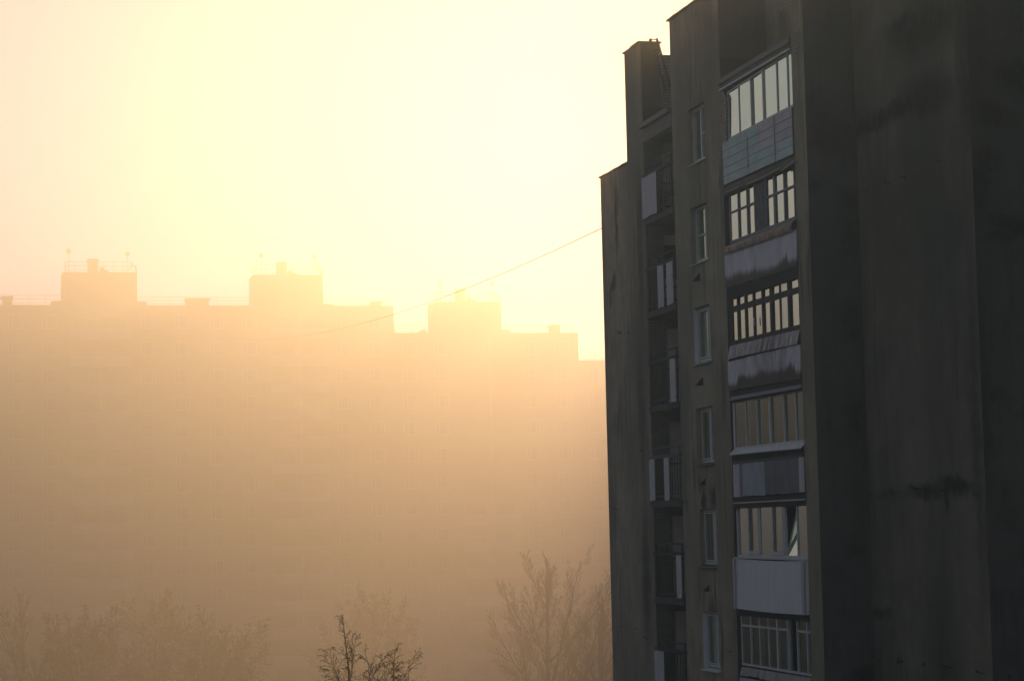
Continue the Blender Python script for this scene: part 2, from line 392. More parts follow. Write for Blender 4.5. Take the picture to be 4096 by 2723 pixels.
# rest of the body: back, far end, roofs
body = MB()
body.quad([W(aL, .06, ZB), W(aL, 12, ZB), W(aL, 12, zt1), W(aL, .06, zt1)])
body.quad([W(aS, .06, zt1), W(aS, .55, zt1), W(aS, .55, zt), W(aS, .06, zt)])
body.quad([W(aS, 0, ZB), W(aS, .06, ZB), W(aS, .06, zt), W(aS, 0, zt)])
body.quad([W(aP, .55, zt1), W(aP, .55, zt), W(aS, .55, zt), W(aS, .55, zt1)])
body.quad([W(aP, 0, zt), W(aS, 0, zt), W(aS, .55, zt), W(aP, .55, zt)])
body.quad([W(aS, .06, zt1), W(aL, .06, zt1), W(aL, 12, zt1), W(aS, 12, zt1)])
body.quad([W(aL, 12, ZB), W(aE, 16, ZB), W(aE, 16, zt1), W(aL, 12, zt1)])
bt = zt-.32                                         # lower main roof behind the parapets
body.quad([W(aW, 0, zt), W(aW, .3, zt), W(aQ, .3, zt), W(aQ, 0, zt)])
body.quad([W(aW, .3, roof1), W(aW, .3, zt), W(aQ, .3, zt), W(aQ, .3, roof1)])
body.quad([W(aW, 0, roof1), W(aW, .3, roof1), W(aW, .3, zt), W(aW, 0, zt)])
body.quad([W(aP, DEEP+2.2, bt), W(aW, DEEP+2.2, bt), W(aE, b2+2.2, bt), W(aE, 16, bt), W(aP, 12, bt)])
body.quad([W(aW, .3, roof1), W(aW, DEEP+2.2, roof1), W(aW, DEEP+2.2, bt), W(aW, .3, bt)])
body.quad([W(aQ, .3, roof1), W(aW, .3, roof1), W(aW, .3, bt), W(aQ, .3, bt)])
body.quad([W(aQ, .3, bt), W(aW, .3, bt), W(aW, DEEP+2.2, bt), W(aQ, DEEP+2.2, bt)])
body.quad([W(aR, DEEP, bt), W(aQ, DEEP, bt), W(aQ, 12, bt), W(aR, 12, bt)])
body.quad([W(aP, DEEP+2.2, roof1), W(aW, DEEP+2.2, roof1), W(aW, DEEP+2.2, bt), W(aP, DEEP+2.2, bt)])
body.quad([W(aC, 0, zt), W(aR, 0, zt), W(aR, 12, zt), W(aC, 12, zt)])
body.quad([W(aD, b1, zt), W(aC, b1, zt), W(aC, 12, zt), W(aD, 12, zt)])
body.quad([W(aE, b2, zt), W(aD, b2, zt), W(aD, 16, zt), W(aE, 16, zt)])
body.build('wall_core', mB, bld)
# brick wall behind the pier on the loggia roof
bk = MB(); bk.box(aP+.25, aP+.55, .55, DEEP+2.2, roof1, bt)
bk.build('brick_wall', m_brick2, bld)
# parapet copings
def coping(a0, a1, b0, b1_, z, o=.05, h=.06):
    cop = MB(); n = max(1, int((a1-a0)/.7)); L_ = (a1-a0+2*o)/n
    for i in range(n):
        u0 = a0-o+i*L_; o2 = o+R0.uniform(-.012, .03); za, zb = z+R0.uniform(0, .012), z+R0.uniform(0, .012)
        cop.sbox(u0, u0+L_-.006, b0-o2, b1_+o, za, zb, za+h*R0.uniform(.5, .9), zb+h*R0.uniform(.5, .9))
    cop.build('parapet_coping', m_tin, bld)
coping(aS, aL, .06, .45, zt1+.002); coping(aP, aS, 0, .55, zt+.002)
coping(aQ, aW, 0, .32, zt+.002); coping(aC, aR, 0, .4, zt+.002)
coping(aP+.24, aP+.56, .66, DEEP+2.15, bt+.002, .04, .05)

# ---- loggia interiors: back walls, side walls, slabs
zs1 = [roof1]; zsl2 = []
slabs1 = []
# slab levels of the open loggias (floor top), from the lower edge of the balcony panels
sl0 = (P(2579, 884)[1]+P(2696, 822)[1])/2
k = 0
while sl0-k*pitch > .5: slabs1.append(sl0-k*pitch); k += 1
inn = MB(); side = MB(); tan_ = MB()
inn.quad([W(aW, DEEP, 0), W(aP, DEEP, 0), W(aP, DEEP, roof1), W(aW, DEEP, roof1)])
inn.quad([W(aW, 0, 0), W(aW, DEEP, 0), W(aW, DEEP, roof1), W(aW, 0, roof1)])
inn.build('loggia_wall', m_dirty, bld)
# far side wall with a doorway on every storey
fb = lambda a: (lambda u, z: W(a, u, z))
holes = []
for zf in slabs1: holes.append((.52, 1.0, zf+.05, zf+2.17))
for i, h in enumerate(holes):
    pass
panel(side, fb(aP), 0, DEEP, 0, roof1, holes, .2, fb(aP+.3))
zsplit = slabs1[0]+.05
sd = side.build('loggia_side_wall', m_brick, bld)
for zf in slabs1: tan_.quad([W(aP+.05, .5, zf), W(aP+.05, 1.02, zf), W(aP+.05, 1.02, zf+2.2), W(aP+.05, .5, zf+2.2)])
m_tan = simple('passage_plaster', (.8, .7, .55), .9, 0, .15, 1.5)
tan_.build('passage_wall', m_tan, bld)
# dark panels painting the shade of the roof voids, then roof slabs
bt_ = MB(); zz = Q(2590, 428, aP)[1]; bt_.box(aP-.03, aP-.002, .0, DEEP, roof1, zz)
bt_.build('gap_shade_panel', m_gap_shade, bld)
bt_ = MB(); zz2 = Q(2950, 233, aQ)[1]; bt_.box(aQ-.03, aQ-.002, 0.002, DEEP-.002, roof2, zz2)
bt_.build('gap_shade_panel', m_gap_shade, bld)
rs = MB()
rs.box(aW+.01, aP-.01, -.14, DEEP+2.19, roof1-.13, roof1)
rs.build('loggia_roof', m_tin, bld)
rb = MB(); rb.box(aW+.01, aP-.01, -.02, .2, roof1-.5, roof1-.132); rb.build('roof_beam', simple('beam_concrete', (.25, .23, .19), .9, var=.3), bld)
rs = MB(); o_ = P(2883, 326, -.16)
rs.box(aR+.002, aQ+.06, -.05, DEEP-.004, roof2-.12, roof2)
rs.build('loggia_roof', m_tin, bld)
print('ROOFS', roof1, roof2, slabs1[:3])

# ---- open loggias with railings
def open_balcony(k, zf):
    e = MB(); e.box(aW+.005, aP-.005, -.05, DEEP-.003, zf-.17, zf)
    bal = e.build('balcony', m_conc, bld)
    rl = MB()
    zr, zr2 = zf+1.42, zf+1.18
    sag = (0, .02, -.01, 0, .06, -.04, 0)[k % 7]
    rl.bar(W(aW+.02, -.03, zr), W(aP-.25, -.03, zr+sag), .045)
    rl.bar(W(aW+.02, -.03, zr2), W(aP-.02, -.03, zr2-sag*.5), .09, .07)
    rl.bar(W(aW+.02, -.03, zf+.12), W(aP-.02, -.03, zf+.12), .04)
    for a in (aW+.06, (aW+aP)/2+.1, aP-.3): rl.bar(W(a, -.03, zf), W(a, -.03, zr), .04)
    n = 11
    for i in range(1, n):
        a = aW+.05+(aP-aW-.1)*i/n + R0.uniform(-.02, .02); rl.bar(W(a, -.03, zf+.1), W(a, -.03, zr2), .016)
    rl.build('railing', m_rail if k in (3,) else m_iron, bal)
    # far rail seen through the doorway
    fr = MB()
    if k < 2:
        fr.bar(W(aP-.03, .52, zf+.72), W(aP-.03, 1.0, zf+.72), .06); fr.bar(W(aP-.03, .52, zf+.38), W(aP-.03, 1.0, zf+.38), .06)
    fr.bar(W(aP-.03, .52, zf+1.02), W(aP-.03, 1.0, zf+1.02), .035)
    fr.bar(W(aP-.03, .9, zf+.05), W(aP-.03, .9, zf+1.02), .03)
    fr.build('doorway_rail', m_iron, bal)
    # boards tied to the railing: fractions from the far end
    boards = {0: [(.02, .52)], 1: [(.48, .67), (.77, .98)], 2: [(.8, .97)], 3: [(.01, .19), (.51, .68)], 4: [(.84, .99)], 5: [(.01, .33)], 6: [(.3, .6)]}[k % 7]
    for (f0, f1) in boards:
        fpx = lambda f: 2581+7*k+f*116
        a1 = P(fpx(f0), 900)[0]; a0 = P(fpx(f1), 900)[0]
        a1 = aP-(aP-aW)*f0; a0 = aP-(aP-aW)*f1
        s = MB(); nn = max(2, int((a1-a0)/.12))
        for i in range(nn):
            u0, u1 = a1-(a1-a0)*i/nn, a1-(a1-a0)*(i+1)/nn+.004
            z0 = zf+.01+R0.uniform(-.015, .015); z1 = zr2-.05+R0.uniform(-.01, .01)
            db = R0.uniform(0, .012)
            c = [W(u1, -.09-db, z0), W(u0, -.09-db, z0), W(u0, -.075-db, z0), W(u1, -.075-db, z0), W(u1, -.09-db, z1), W(u0, -.09-db, z1), W(u0, -.075-db, z1), W(u1, -.075-db, z1)]
            s.hexa(c)
            for q in range(6): s.uv[-6+q] = [((s.v[j]-O).dot(dA), (s.v[j].z-z0)/(z1-z0)) for j in s.f[-6+q]]
        s.build('balcony_board', m_white if k == 0 else m_boards, bal)
    return bal
m_boards = simple('pale_board', (.66, .7, .6), .6, 0, .25, 3, (.35, (.1, .1, .09), .5, .7), sx=3)
for k, zf in enumerate(slabs1): open_balcony(k, zf)
# doorway heads and dark upper passage on the second storey
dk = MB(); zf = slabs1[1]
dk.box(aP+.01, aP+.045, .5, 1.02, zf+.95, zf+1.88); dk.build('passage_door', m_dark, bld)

# ---- windows in the wall
def window(k, a0, a1, z0, z1):
    b = SILL-.04
    fr = MB(); t = .065; bb0, bb1 = b, b+.07
    L, Rr = a1-.002, a0+.002
    z0i = z0+.05
    side_only = {0: .52, 1: .62, 2: .66, 3: .58, 4: .66, 5: .62}[k % 6]
    fr.box(Rr, Rr+t, bb0, bb1, z0i, z1-.002); fr.box(L-t, L, bb0, bb1, z0i, z1-.002)
    fr.box(Rr+t, L-t, bb0, bb1, z1-t-.002, z1-.002); fr.box(Rr+t, L-t, bb0, bb1, z0i, z0i+t)
    am = L-(L-Rr)*side_only; fr.box(am-.05, am+.05, bb0-.004, bb1, z0i+t, z1-t-.002)
    if k in (0, 1):
        zm = z0+(z1-z0)*.5
        u0, u1 = (Rr+t, am-.05) if k == 0 else (am+.05, L-t)
        fr.box(u0, u1, bb0, bb1-.01, zm-.02, zm+.02)
    if k in (2, 3, 4, 5):                        # inner casement profile
        fr.box(L-t-.06, L-t-.03, bb0-.02, bb0, z0i+t, z1-t); fr.box(am+.06, am+.09, bb0-.02, bb0, z0i+t, z1-t)
        fr.box(am+.09, L-t-.06, bb0-.02, bb0, z1-t-.05, z1-t-.02); fr.box(am+.09, L-t-.06, bb0-.02, bb0, z0i+t+.02, z0i+t+.05)
    f = fr.build('window', m_frame_w, bld)
    g = MB(); g.quad([W(Rr+t/2, b+.05, z0i+.03), W(L-t/2, b+.05, z0i+.03), W(L-t/2, b+.05, z1-.03), W(Rr+t/2, b+.05, z1-.03)])
    g.build('pane', m_glass_d, f)
    s = MB(); ov = .09 if k > 1 else .04
    s.hexa([W(a0-.04, -ov, z0-.035), W(a1+.04, -ov, z0-.035), W(a1+.04, b-.002, z0+.0), W(a0-.04, b-.002, z0+.0),
            W(a0-.04, -ov, z0-.015), W(a1+.04, -ov, z0-.015), W(a1+.04, b-.002, z0+.03), W(a0-.04, b-.002, z0+.03)])
    s.build('sill', m_tin if k in (3, 4) else m_frame_w, f)
    if k % 2 == 1 or k == 0:
        c = MB(); n = 12
        ca0, ca1 = (L-.62*(L-Rr), L-.1) if k != 3 else (Rr+.1, Rr+.5)
        for i in range(n):
            u0 = ca0+(ca1-ca0)*i/n; u1 = ca0+(ca1-ca0)*(i+1)/n; o0 = .03*(i % 2); o1 = .03*((i+1) % 2)
            c.quad([W(u0, b+.16+o0, z0+.1), W(u1, b+.16+o1, z0+.1), W(u1, b+.16+o1, z1), W(u0, b+.16+o0, z1)])
        c.build('curtain', m_curtain if k == 3 else m_tarp, f)
    return f
for k, wdw in enumerate(wins+wins_low): window(k, *wdw)
# plaster reveals left of each frame are part of the wall; a few whitewashed ones
for k in (2, 5):
    rv = MB(); a0, a1, z0, z1 = wins[k]; rv.quad([W(a1-.003, .004, z0+.02), W(a1-.003, SILL-.05, z0+.02), W(a1-.003, SILL-.05, z1-.01), W(a1-.003, .004, z1-.01)]); rv.build('whitewashed_reveal', m_whitec, bld)

# ---- glazed loggias
BG = .02
def row(xl, yl, xr, yr, b=BG):
    """two end pixels of a horizontal member -> (a0,z0,a1,z1), a0 the near (right) end"""
    al, zl = P(xl, yl, b); ar, zr = P(xr, yr, b); return ar, zr, al, zl
def lin(r, a):
    a0, z0, a1, z1 = r; return z0+(z1-z0)*(a-a0)/(a1-a0)
class Stk: pass
def glazing(idx, top, bot, mull, frame, gl, thick=.05, transom=None, wide=(), casement=(), tilt=None, skip=(), tw=.05, label=None, bb=BG, inner=None):
    """top/bot rows; mull = px x positions measured at mid height"""
    fr = MB(); d = .06
    ym = lambda px: ((lambda t: (1-t)*(top_y[0]+bot_y[0])/2+t*(top_y[1]+bot_y[1])/2)((px-xl_)/(xr_-xl_)))
    (xl_, ty0, xr_, ty1) = top; (_, by0, _, by1) = bot; top_y = (ty0, ty1); bot_y = (by0, by1)
    rt_ = row(xl_, ty0, xr_, ty1, bb); rb_ = row(bot[0], by0, bot[2], by1, bb)
    aM = [P(m, ym(m), bb)[0] for m in mull]
    aM[-1] = max(aM[-1], aR-.0+.01)
    for i, a in enumerate(aM):
        t = thick*(2.1 if i in wide else 1.0)
        fr.sbox(a-t/2, a+t/2, bb-.002*(i % 2), bb+d, lin(rb_, a-t/2), lin(rb_, a+t/2), lin(rt_, a-t/2), lin(rt_, a+t/2))
    a0, a1 = min(aM), max(aM)
    fr.sbox(a0, a1, bb+.003, bb+d-.003, lin(rt_, a0)-thick, lin(rt_, a1)-thick, lin(rt_, a0), lin(rt_, a1))
    fr.sbox(a0, a1, bb+.003, bb+d-.003, lin(rb_, a0), lin(rb_, a1), lin(rb_, a0)+thick*1.3, lin(rb_, a1)+thick*1.3)
    zmid = lambda a: lin(rt_, a)+(lin(rb_, a)-lin(rt_, a))*transom
    if transom:
        for i in range(len(aM)-1):
            if i in skip: continue
            p, q = aM[i+1], aM[i]; fr.sbox(p, q, bb+.004, bb+d-.004, zmid(p)-tw/2, zmid(q)-tw/2, zmid(p)+tw/2, zmid(q)+tw/2)
    for i in casement:
        p, q = aM[i+1]+thick*.7, aM[i]-thick*.7; w_ = .05
        zt_ = lambda a: lin(rt_, a)-thick-.02
        zb_ = lambda a: lin(rb_, a)+thick*1.3+.01
        fr.sbox(p, p+w_, bb-.025, bb-.004, zb_(p), zb_(p+w_), zt_(p), zt_(p+w_)); fr.sbox(q-w_, q, bb-.025, bb-.004, zb_(q-w_), zb_(q), zt_(q-w_), zt_(q))
        fr.sbox(p+w_, q-w_, bb-.025, bb-.004, zt_(p+w_)-w_, zt_(q-w_)-w_, zt_(p+w_), zt_(q-w_)); fr.sbox(p+w_, q-w_, bb-.025, bb-.004, zb_(p+w_), zb_(q-w_), zb_(p+w_)+w_*1.6, zb_(q-w_)+w_*1.6)
    g = fr.build('balcony_glazing', frame, bld)
    if label: g['label'] = label
    for i in range(len(aM)-1):
        if i in skip and tilt != i: continue
        p, q = aM[i+1]+.01, aM[i]-.01
        pm = MB()
        if tilt == i:
            for (u, v) in ((p, p+.04), (q-.04, q)):
                pm2 = MB()
            zb0, zb1, zt0, zt1_ = lin(rb_, p)+.07, lin(rb_, q)+.07, lin(rt_, p)-.07, lin(rt_, q)-.07
            B0, B1 = bb+.02, bb+.34
            sash = MB()
            for (u, v) in ((p, p+.05), (q-.05, q)):
                sash.hexa([W(u, B0, zb0), W(v, B0, zb0), W(v, B0+.04, zb0), W(u, B0+.04, zb0), W(u, B1, zt0), W(v, B1, zt0), W(v, B1+.04, zt0), W(u, B1+.04, zt0)])
            sash.hexa([W(p+.05, B1-.01, zt0-.05), W(q-.05, B1-.01, zt0-.05), W(q-.05, B1+.03, zt0-.05), W(p+.05, B1+.03, zt0-.05), W(p+.05, B1, zt0), W(q-.05, B1, zt0), W(q-.05, B1+.04, zt0), W(p+.05, B1+.04, zt0)])
            sash.build('tilted_sash', frame, g)
            pm.quad([W(p, B0+.01, zb0), W(q, B0+.01, zb0), W(q, B1+.01, zt0), W(p, B1+.01, zt0)])
        else:
            o = bb+.03+R0.uniform(-.004, .004)
            pm.quad([W(p, o, lin(rb_, p)+.01), W(q, o+(tw_ := R0.uniform(-.016, .016)), lin(rb_, q)+.01), W(q, o+tw_, lin(rt_, q)-.01), W(p, o, lin(rt_, p)-.01)])
        pm.build('pane', gl, g)
    # near side cheek of the glazed box
    if inner:
        inner(aM, rt_, rb_, g, zmid if transom else None, bb)
    return g, aM, rt_, rb_
def cladding(name, top, bot, splits, mats, bb=-.005, jag=0., label=None, th=.025, uvk=1.0, gap=.006):
    rt_ = row(*top, bb); rb_ = row(*bot, bb)
    a0 = max(rt_[0], aR+.005); a1 = max(rt_[2], rb_[2]); a1 = (rt_[2]+rb_[2])/2
    ed = [a1]+[P(x, (top[1]+bot[1])/2 if x < 3050 else (top[3]+bot[3])/2, bb)[0] for x in splits]+[a0]
    par = None
    for i in range(len(ed)-1):
        p, q = ed[i+1]+gap/2, ed[i]-gap/2
        s = MB(); n = max(1, int((q-p)/.25)) if jag else 1
        dz = R0.uniform(-.5, .5)*jag
        for j in range(n):
            u0, u1 = p+(q-p)*j/n, p+(q-p)*(j+1)/n
            e0 = R0.uniform(-1, 1)*jag; o = R0.uniform(0, .004)
            zb0, zb1 = lin(rb_, u0)+e0, lin(rb_, u1)+e0
            s.sbox(u0, u1, bb-th-o, bb-o, zb0, zb1, lin(rt_, u0)+dz, lin(rt_, u1)+dz)
            for q_ in range(6):
                s.uv[-6+q_] = [((s.v[v_]-O).dot(dA)*uvk, max(0, min(1, (s.v[v_].z-lin(rb_, (s.v[v_]-O).dot(dA)))/(lin(rt_, 0)-lin(rb_, 0))))) for v_ in s.f[-6+q_]]
        m = mats[i % len(mats)]
        if par is None: par = s.build(name, m, bld); par_o = par
        else: s.build('sheet', m, par)
    if label: par['label'] = label
    # return cheek at the far end
    
    return par
# storey floors inside the glazed loggias, back wall and side walls
gl_in = MB()
gl_in.quad([W(aR, DEEP, 0), W(aQ, DEEP, 0), W(aQ, DEEP, roof2-.1), W(aR, DEEP, roof2-.1)])
gl_in.quad([W(aR, 0, 0), W(aR, DEEP, 0), W(aR, DEEP, roof2-.1), W(aR, 0, roof2-.1)])
gl_in.quad([W(aQ, 0, 0), W(aQ, 0, roof2-.1), W(aQ, DEEP, roof2-.1), W(aQ, DEEP, 0)])
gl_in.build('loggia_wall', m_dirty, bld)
pb = [((2896, 744), (3181.5, 614.7)), ((2904.6, 1154), (3196, 1062)), ((2918, 1565), (3211, 1511.6)), ((2936, 1990), (3227.8, 1968))]
fl = []
for (l_, r_) in pb: fl.append((P(*l_)[1]+P(*r_)[1])/2-.02)
print('FLOORS2', [round(x, 2) for x in fl], [round(fl[i]-fl[i+1], 2) for i in range(3)])
z = fl[3]-pitch
while z > .5: fl.append(z); z -= pitch
fs = MB()
for z in fl: fs.box(aR+.003, aQ-.003, .11, DEEP-.003, z-.2, z)
fs.build('loggia_floor', m_conc, bld)
eb = MB()                                        # sooty edge beams / old brick strip under each storey
for z in fl: eb.box(aR+.003, aQ-.003, -.012, -.002, z-.26, z-.0)
m_beam = simple('sooty_edge_beam', (.035, .035, .03), .9, 0, .6, 3)
eb.build('edge_beam', m_beam, bld)

def curtains(px_list, mat, zf=(0.02, .98), off=.22, name='curtain'):
    def f(aM, rt_, rb_, g, zm, bb):
        for (i, f0, f1) in px_list:
            p, q = aM[i+1], aM[i]; u_lo, u_hi = q-(q-p)*f1, q-(q-p)*f0
            c = MB(); n = max(4, int((u_hi-u_lo)/.05))
            for j in range(n):
                u0 = u_lo+(u_hi-u_lo)*j/n; u1 = u_lo+(u_hi-u_lo)*(j+1)/n
                o0 = bb+off+.03*(j % 2); o1 = bb+off+.03*((j+1) % 2)
                Z = lambda u, t: lin(rb_, u)+(lin(rt_, u)-lin(rb_, u))*t
                c.quad([W(u0, o0, Z(u0, zf[0])), W(u1, o1, Z(u1, zf[0])), W(u1, o1, Z(u1, zf[1])), W(u0, o0, Z(u0, zf[1]))])
            c.build(name, mat, g)
    return f
# storey 0: white frames, green cladding
hb = MB(); r1_ = row(2889, 357, 3174, 188, -.02); zz = (r1_[1]+r1_[3])/2
hb.box(aR+.003, aQ-.02, -.02, .06, zz-.0, roof2-.13); hb.build('fascia', simple('stained_fascia', (.13, .12, .10), .9, 0, .5, 2, (.6, (.03, .035, .03), .45, .65)), bld)
hs = MB(); hs.box(aR+.003, aQ-.03, -.06, -.022, zz-.03, zz+.015); hs.build('drip_strip', m_frame_w, bld)
glazing(0, (2908, 368, 3174, 196), (2908, 566, 3178, 424), [2911, 2956, 3003, 3052, 3107, 3150, 3177], m_frame_w, m_glass, .045, wide=(3,), label='white framed glazing above green boards', bb=.03)
m_g1 = simple('mint_board', (.58, .8, .66), .6, 0, .3, 2.5, (.3, (.12, .15, .15), .5, .7), sx=.5)
m_g2 = simple('mauve_board', (.68, .66, .6), .6, 0, .3, 2.5, (.25, (.15, .14, .15), .5, .7), sx=.5)
def planks():
    top, bot = (2895, 574, 3178, 427), (2896, 744, 3181.5, 615)
    bb = -.02; rt_ = row(*top, bb); rb_ = row(*bot, bb); a0, a1 = aR+.004, (rt_[2]+rb_[2])/2
    cols = [a1, P(2995, 640, bb)[0], P(3036, 610, bb)[0], P(3105, 580, bb)[0], a0]
    n = 5; par = None
    for r in range(n):
        for c in range(4):
            p, q = cols[c+1]+.003, cols[c]-.003; t0, t1 = r/n, (r+1)/n-.012
            Z = lambda u, t: lin(rt_, u)+(lin(rb_, u)-lin(rt_, u))*t
            s = MB(); s.sbox(p, q, bb-.02-R0.uniform(0, .005), bb, Z(p, t1), Z(q, t1), Z(p, t0), Z(q, t0))
            mauve = (c == 2 and r in (0, 1, 2)) or (c == 3 and r in (0, 1, 2))
            m = m_g2 if mauve else m_g1
            if par is None: par = s.build('balcony_cladding', m, bld); par['label'] = 'mint green and mauve plank cladding'
            else: s.build('plank', m, par)
    s = MB(); s.sbox(a0, a1, bb-.002, bb+.03, lin(rb_, a0), lin(rb_, a1), lin(rt_, a0), lin(rt_, a1)); s.build('backing', m_dark, par)
    bat = MB(); mm = simple('yellow_batten', (.55, .52, .32), .6)
    for px, f0, f1 in ((2995, .14, .86), (3105, .0, 1.0)):
        a = P(px, 620, bb)[0]; Z = lambda t: lin(rt_, a)+(lin(rb_, a)-lin(rt_, a))*t
        bat.box(a-.02, a+.02, bb-.045, bb-.026, Z(f1), Z(f0))
    bat.build('batten', mm, par)
planks()
# storey 1: grey frames, tarpaulin, padded cap, white sheets
def tarp(aM, rt_, rb_, g, zm, bb):
    p, q = aM[4]+.03, aM[3]-.03; c = MB(); n, m_ = 8, 10
    for i in range(n):
        for j in range(m_):
            def pt(i, j):
                u = p+(q-p)*i/n; t = j/m_; bo = bb+.01+.03*sin(i*1.9+j*.8)*sin(j*1.3)
                return W(u, bo, lin(rb_, u)+.05+(lin(rt_, u)-lin(rb_, u)-.05)*t)
            c.quad([pt(i, j), pt(i+1, j), pt(i+1, j+1), pt(i, j+1)])
    c.build('tarpaulin', m_tarp, g, smooth=True)
    c = MB(); c.quad([W(aM[1], bb+.12, lin(rb_, aM[1])), W(aM[0], bb+.3, lin(rb_, aM[0])), W(aM[0], bb+.3, lin(rt_, aM[0])), W(aM[1]+.0, bb+.02, lin(rt_, aM[1]))])
glazing(1, (2914, 772, 3184, 648), (2918, 978, 3191, 873), [2919, 2953, 2988, 3018, 3062, 3097, 3136, 3177, 3189], m_frame_g, m_glass, .055, transom=.40, skip=(3,), wide=(5,), label='grey wooden glazing with one bay closed by tarpaulin', inner=tarp, bb=.03)
# torn brown strip of brick above it
br = MB(); r0_ = row(2897, 748, 3182, 620, -.02); r1_ = row(2910, 776, 3184, 650, -.02)
br.sbox(aR+.004, aQ-.004, -.02, -.014, lin(r1_, aR), lin(r1_, aQ), lin(r0_, aR)-.02, lin(r0_, aQ)-.02); br.build('brick_strip', m_brick, bld)
br = MB()
for (x0, y0, x1, y1) in ((2903, 770, 2955, 748), (2985, 738, 3062, 706), (3062, 703, 3125, 671), (3125, 683, 3182, 642)):
    a0_, z0_ = P(x0, y0, -.05); a1_, z1_ = P(x1, y1, -.05); br.bar(W(a0_, -.05, z0_), W(a1_, -.05, z1_), .05, .02)
br.build('torn_drip_strip', simple('torn_plywood', (.4, .36, .28), .8, var=.4), bld)
def padded(top, bot, mat, bulge=.09):
    rt_ = row(*top, -.0); rb_ = row(*bot, -.02); a0, a1 = aR+.006, (rt_[2]+rb_[2])/2+.05
    c = MB(); n, m_ = 70, 8; rr = random.Random(3); ph = [rr.uniform(0, 6) for _ in range(6)]
    g = []
    for i in range(n+1):
        u = a0+(a1-a0)*i/n; colm = []
        wr = .02*sin(u*9+ph[0])+.014*sin(u*23+ph[1])+.01*sin(u*41+ph[2])
        endk = min(1, (n-i)/4)
        for j in range(m_+1):
            t = j/m_; ztop, zbot = lin(rt_, u), lin(rb_, u)-.02*abs(sin(u*5+ph[3]))
            zc = zbot+(ztop-zbot)*(1-t); bo = -.02-(bulge+wr*(1 if j else 0))*sin(pi*min(1, t*1.0)*.75+.0)*(.4+.6*endk)
            colm.append(W(u, bo, zc+wr*.6*sin(pi*t)))
        g.append(colm)
    for i in range(n):
        for j in range(m_):
            pts = [g[i][j], g[i+1][j], g[i+1][j+1], g[i][j+1]]
            c.quad(pts, [((p-O).dot(dA), p.z) for p in pts])
    o = c.build('padded_cap', mat, bld, smooth=True)
    return o
padded((2910, 985, 3191, 875), (2903, 1018, 3193, 917), m_cap)['label'] = 'brown padded canvas roll under the grey glazing'
m_w1 = grime_sheet('mouldy_white_sheet', (.78, .8, .72), (.5, .54, .5), 0., .30, 1.)
m_w1b = grime_sheet('mouldy_white_sheet_clean', (.74, .78, .69), (.56, .61, .58), 0.04, .26, 1.)
cladding('balcony_cladding', (2903, 1016, 3193, 916), (2904.6, 1154, 3196, 1064), [3029, 3119, 3151], [m_w1, m_w1b, m_w1, m_w1b], jag=.012, label='white sheets blackened along the lower edge')
# storey 2: dark frames
glazing(2, (2920, 1180, 3193, 1092), (2922, 1380, 3205, 1312), [2922, 2951, 2981, 3014, 3049, 3084, 3120, 3155, 3197], m_frame_d, m_glass, .07, transom=.30, wide=(0, 5, 7), tw=.14, label='black tarred wooden glazing with small upper lights', bb=.03)
hd = MB(); hd.bar(W(P(3018, 1271)[0], -.02, P(3018, 1271)[1]), W(P(3021, 1301)[0], -.02, P(3021, 1301)[1]), .025); hd.build('handle', m_frame_w, bld)
m_apron = simple('bent_tin_apron', (.6, .58, .5), .55, .1, .55, 2.0, (1., (.03, .03, .02), .44, .6), .6)
def apron(top, bot, seams, mat, bo0=-.0, bo1=-.07):
    rt_ = row(*top, bo0); rb_ = row(*bot, bo1); a1 = (rt_[2]+rb_[2])/2; par = None
    ed = [a1]+[P(x, top[1] if x < 3050 else top[3], bo0)[0] for x in seams]+[aR+.01]
    for i in range(len(ed)-1):
        p, q = ed[i+1], ed[i]; s = MB(); jit = R0.uniform(-.03, .03); n = 6
        for j in range(n):
            u0, u1 = p+(q-p)*j/n, p+(q-p)*(j+1)/n
            w0, w1 = .02*sin(u0*14), .02*sin(u1*14); dz = jit if i < 2 else 0
            s.quad([W(u0, bo1+w0+jit*.3, lin(rb_, u0)+dz), W(u1, bo1+w1+jit*.3, lin(rb_, u1)+dz), W(u1, bo0+w1*.3, lin(rt_, u1)), W(u0, bo0+w0*.3, lin(rt_, u0))])
        if par is None: par = s.build('tin_apron', mat, bld)
        else: s.build('tin_sheet', mat, par)
    return par
apron((2918, 1384, 3206, 1315), (2910, 1436, 3209, 1371), [2952, 2999, 3068, 3130], m_apron)['label'] = 'bent tin aprons streaked with moss'
m_w2 = grime_sheet('streaked_board', (.74, .76, .68), (.28, .33, .3), 0., .38, 1.)
cladding('balcony_cladding', (2915, 1448, 3209, 1375), (2918, 1563, 3211, 1511), [2955, 2995, 3035, 3080, 3127, 3183], [m_w1b, m_w2, m_w2, m_w2, m_w2, m_w2, m_w1b], jag=.015, label='upright boards with dark mould streaks')
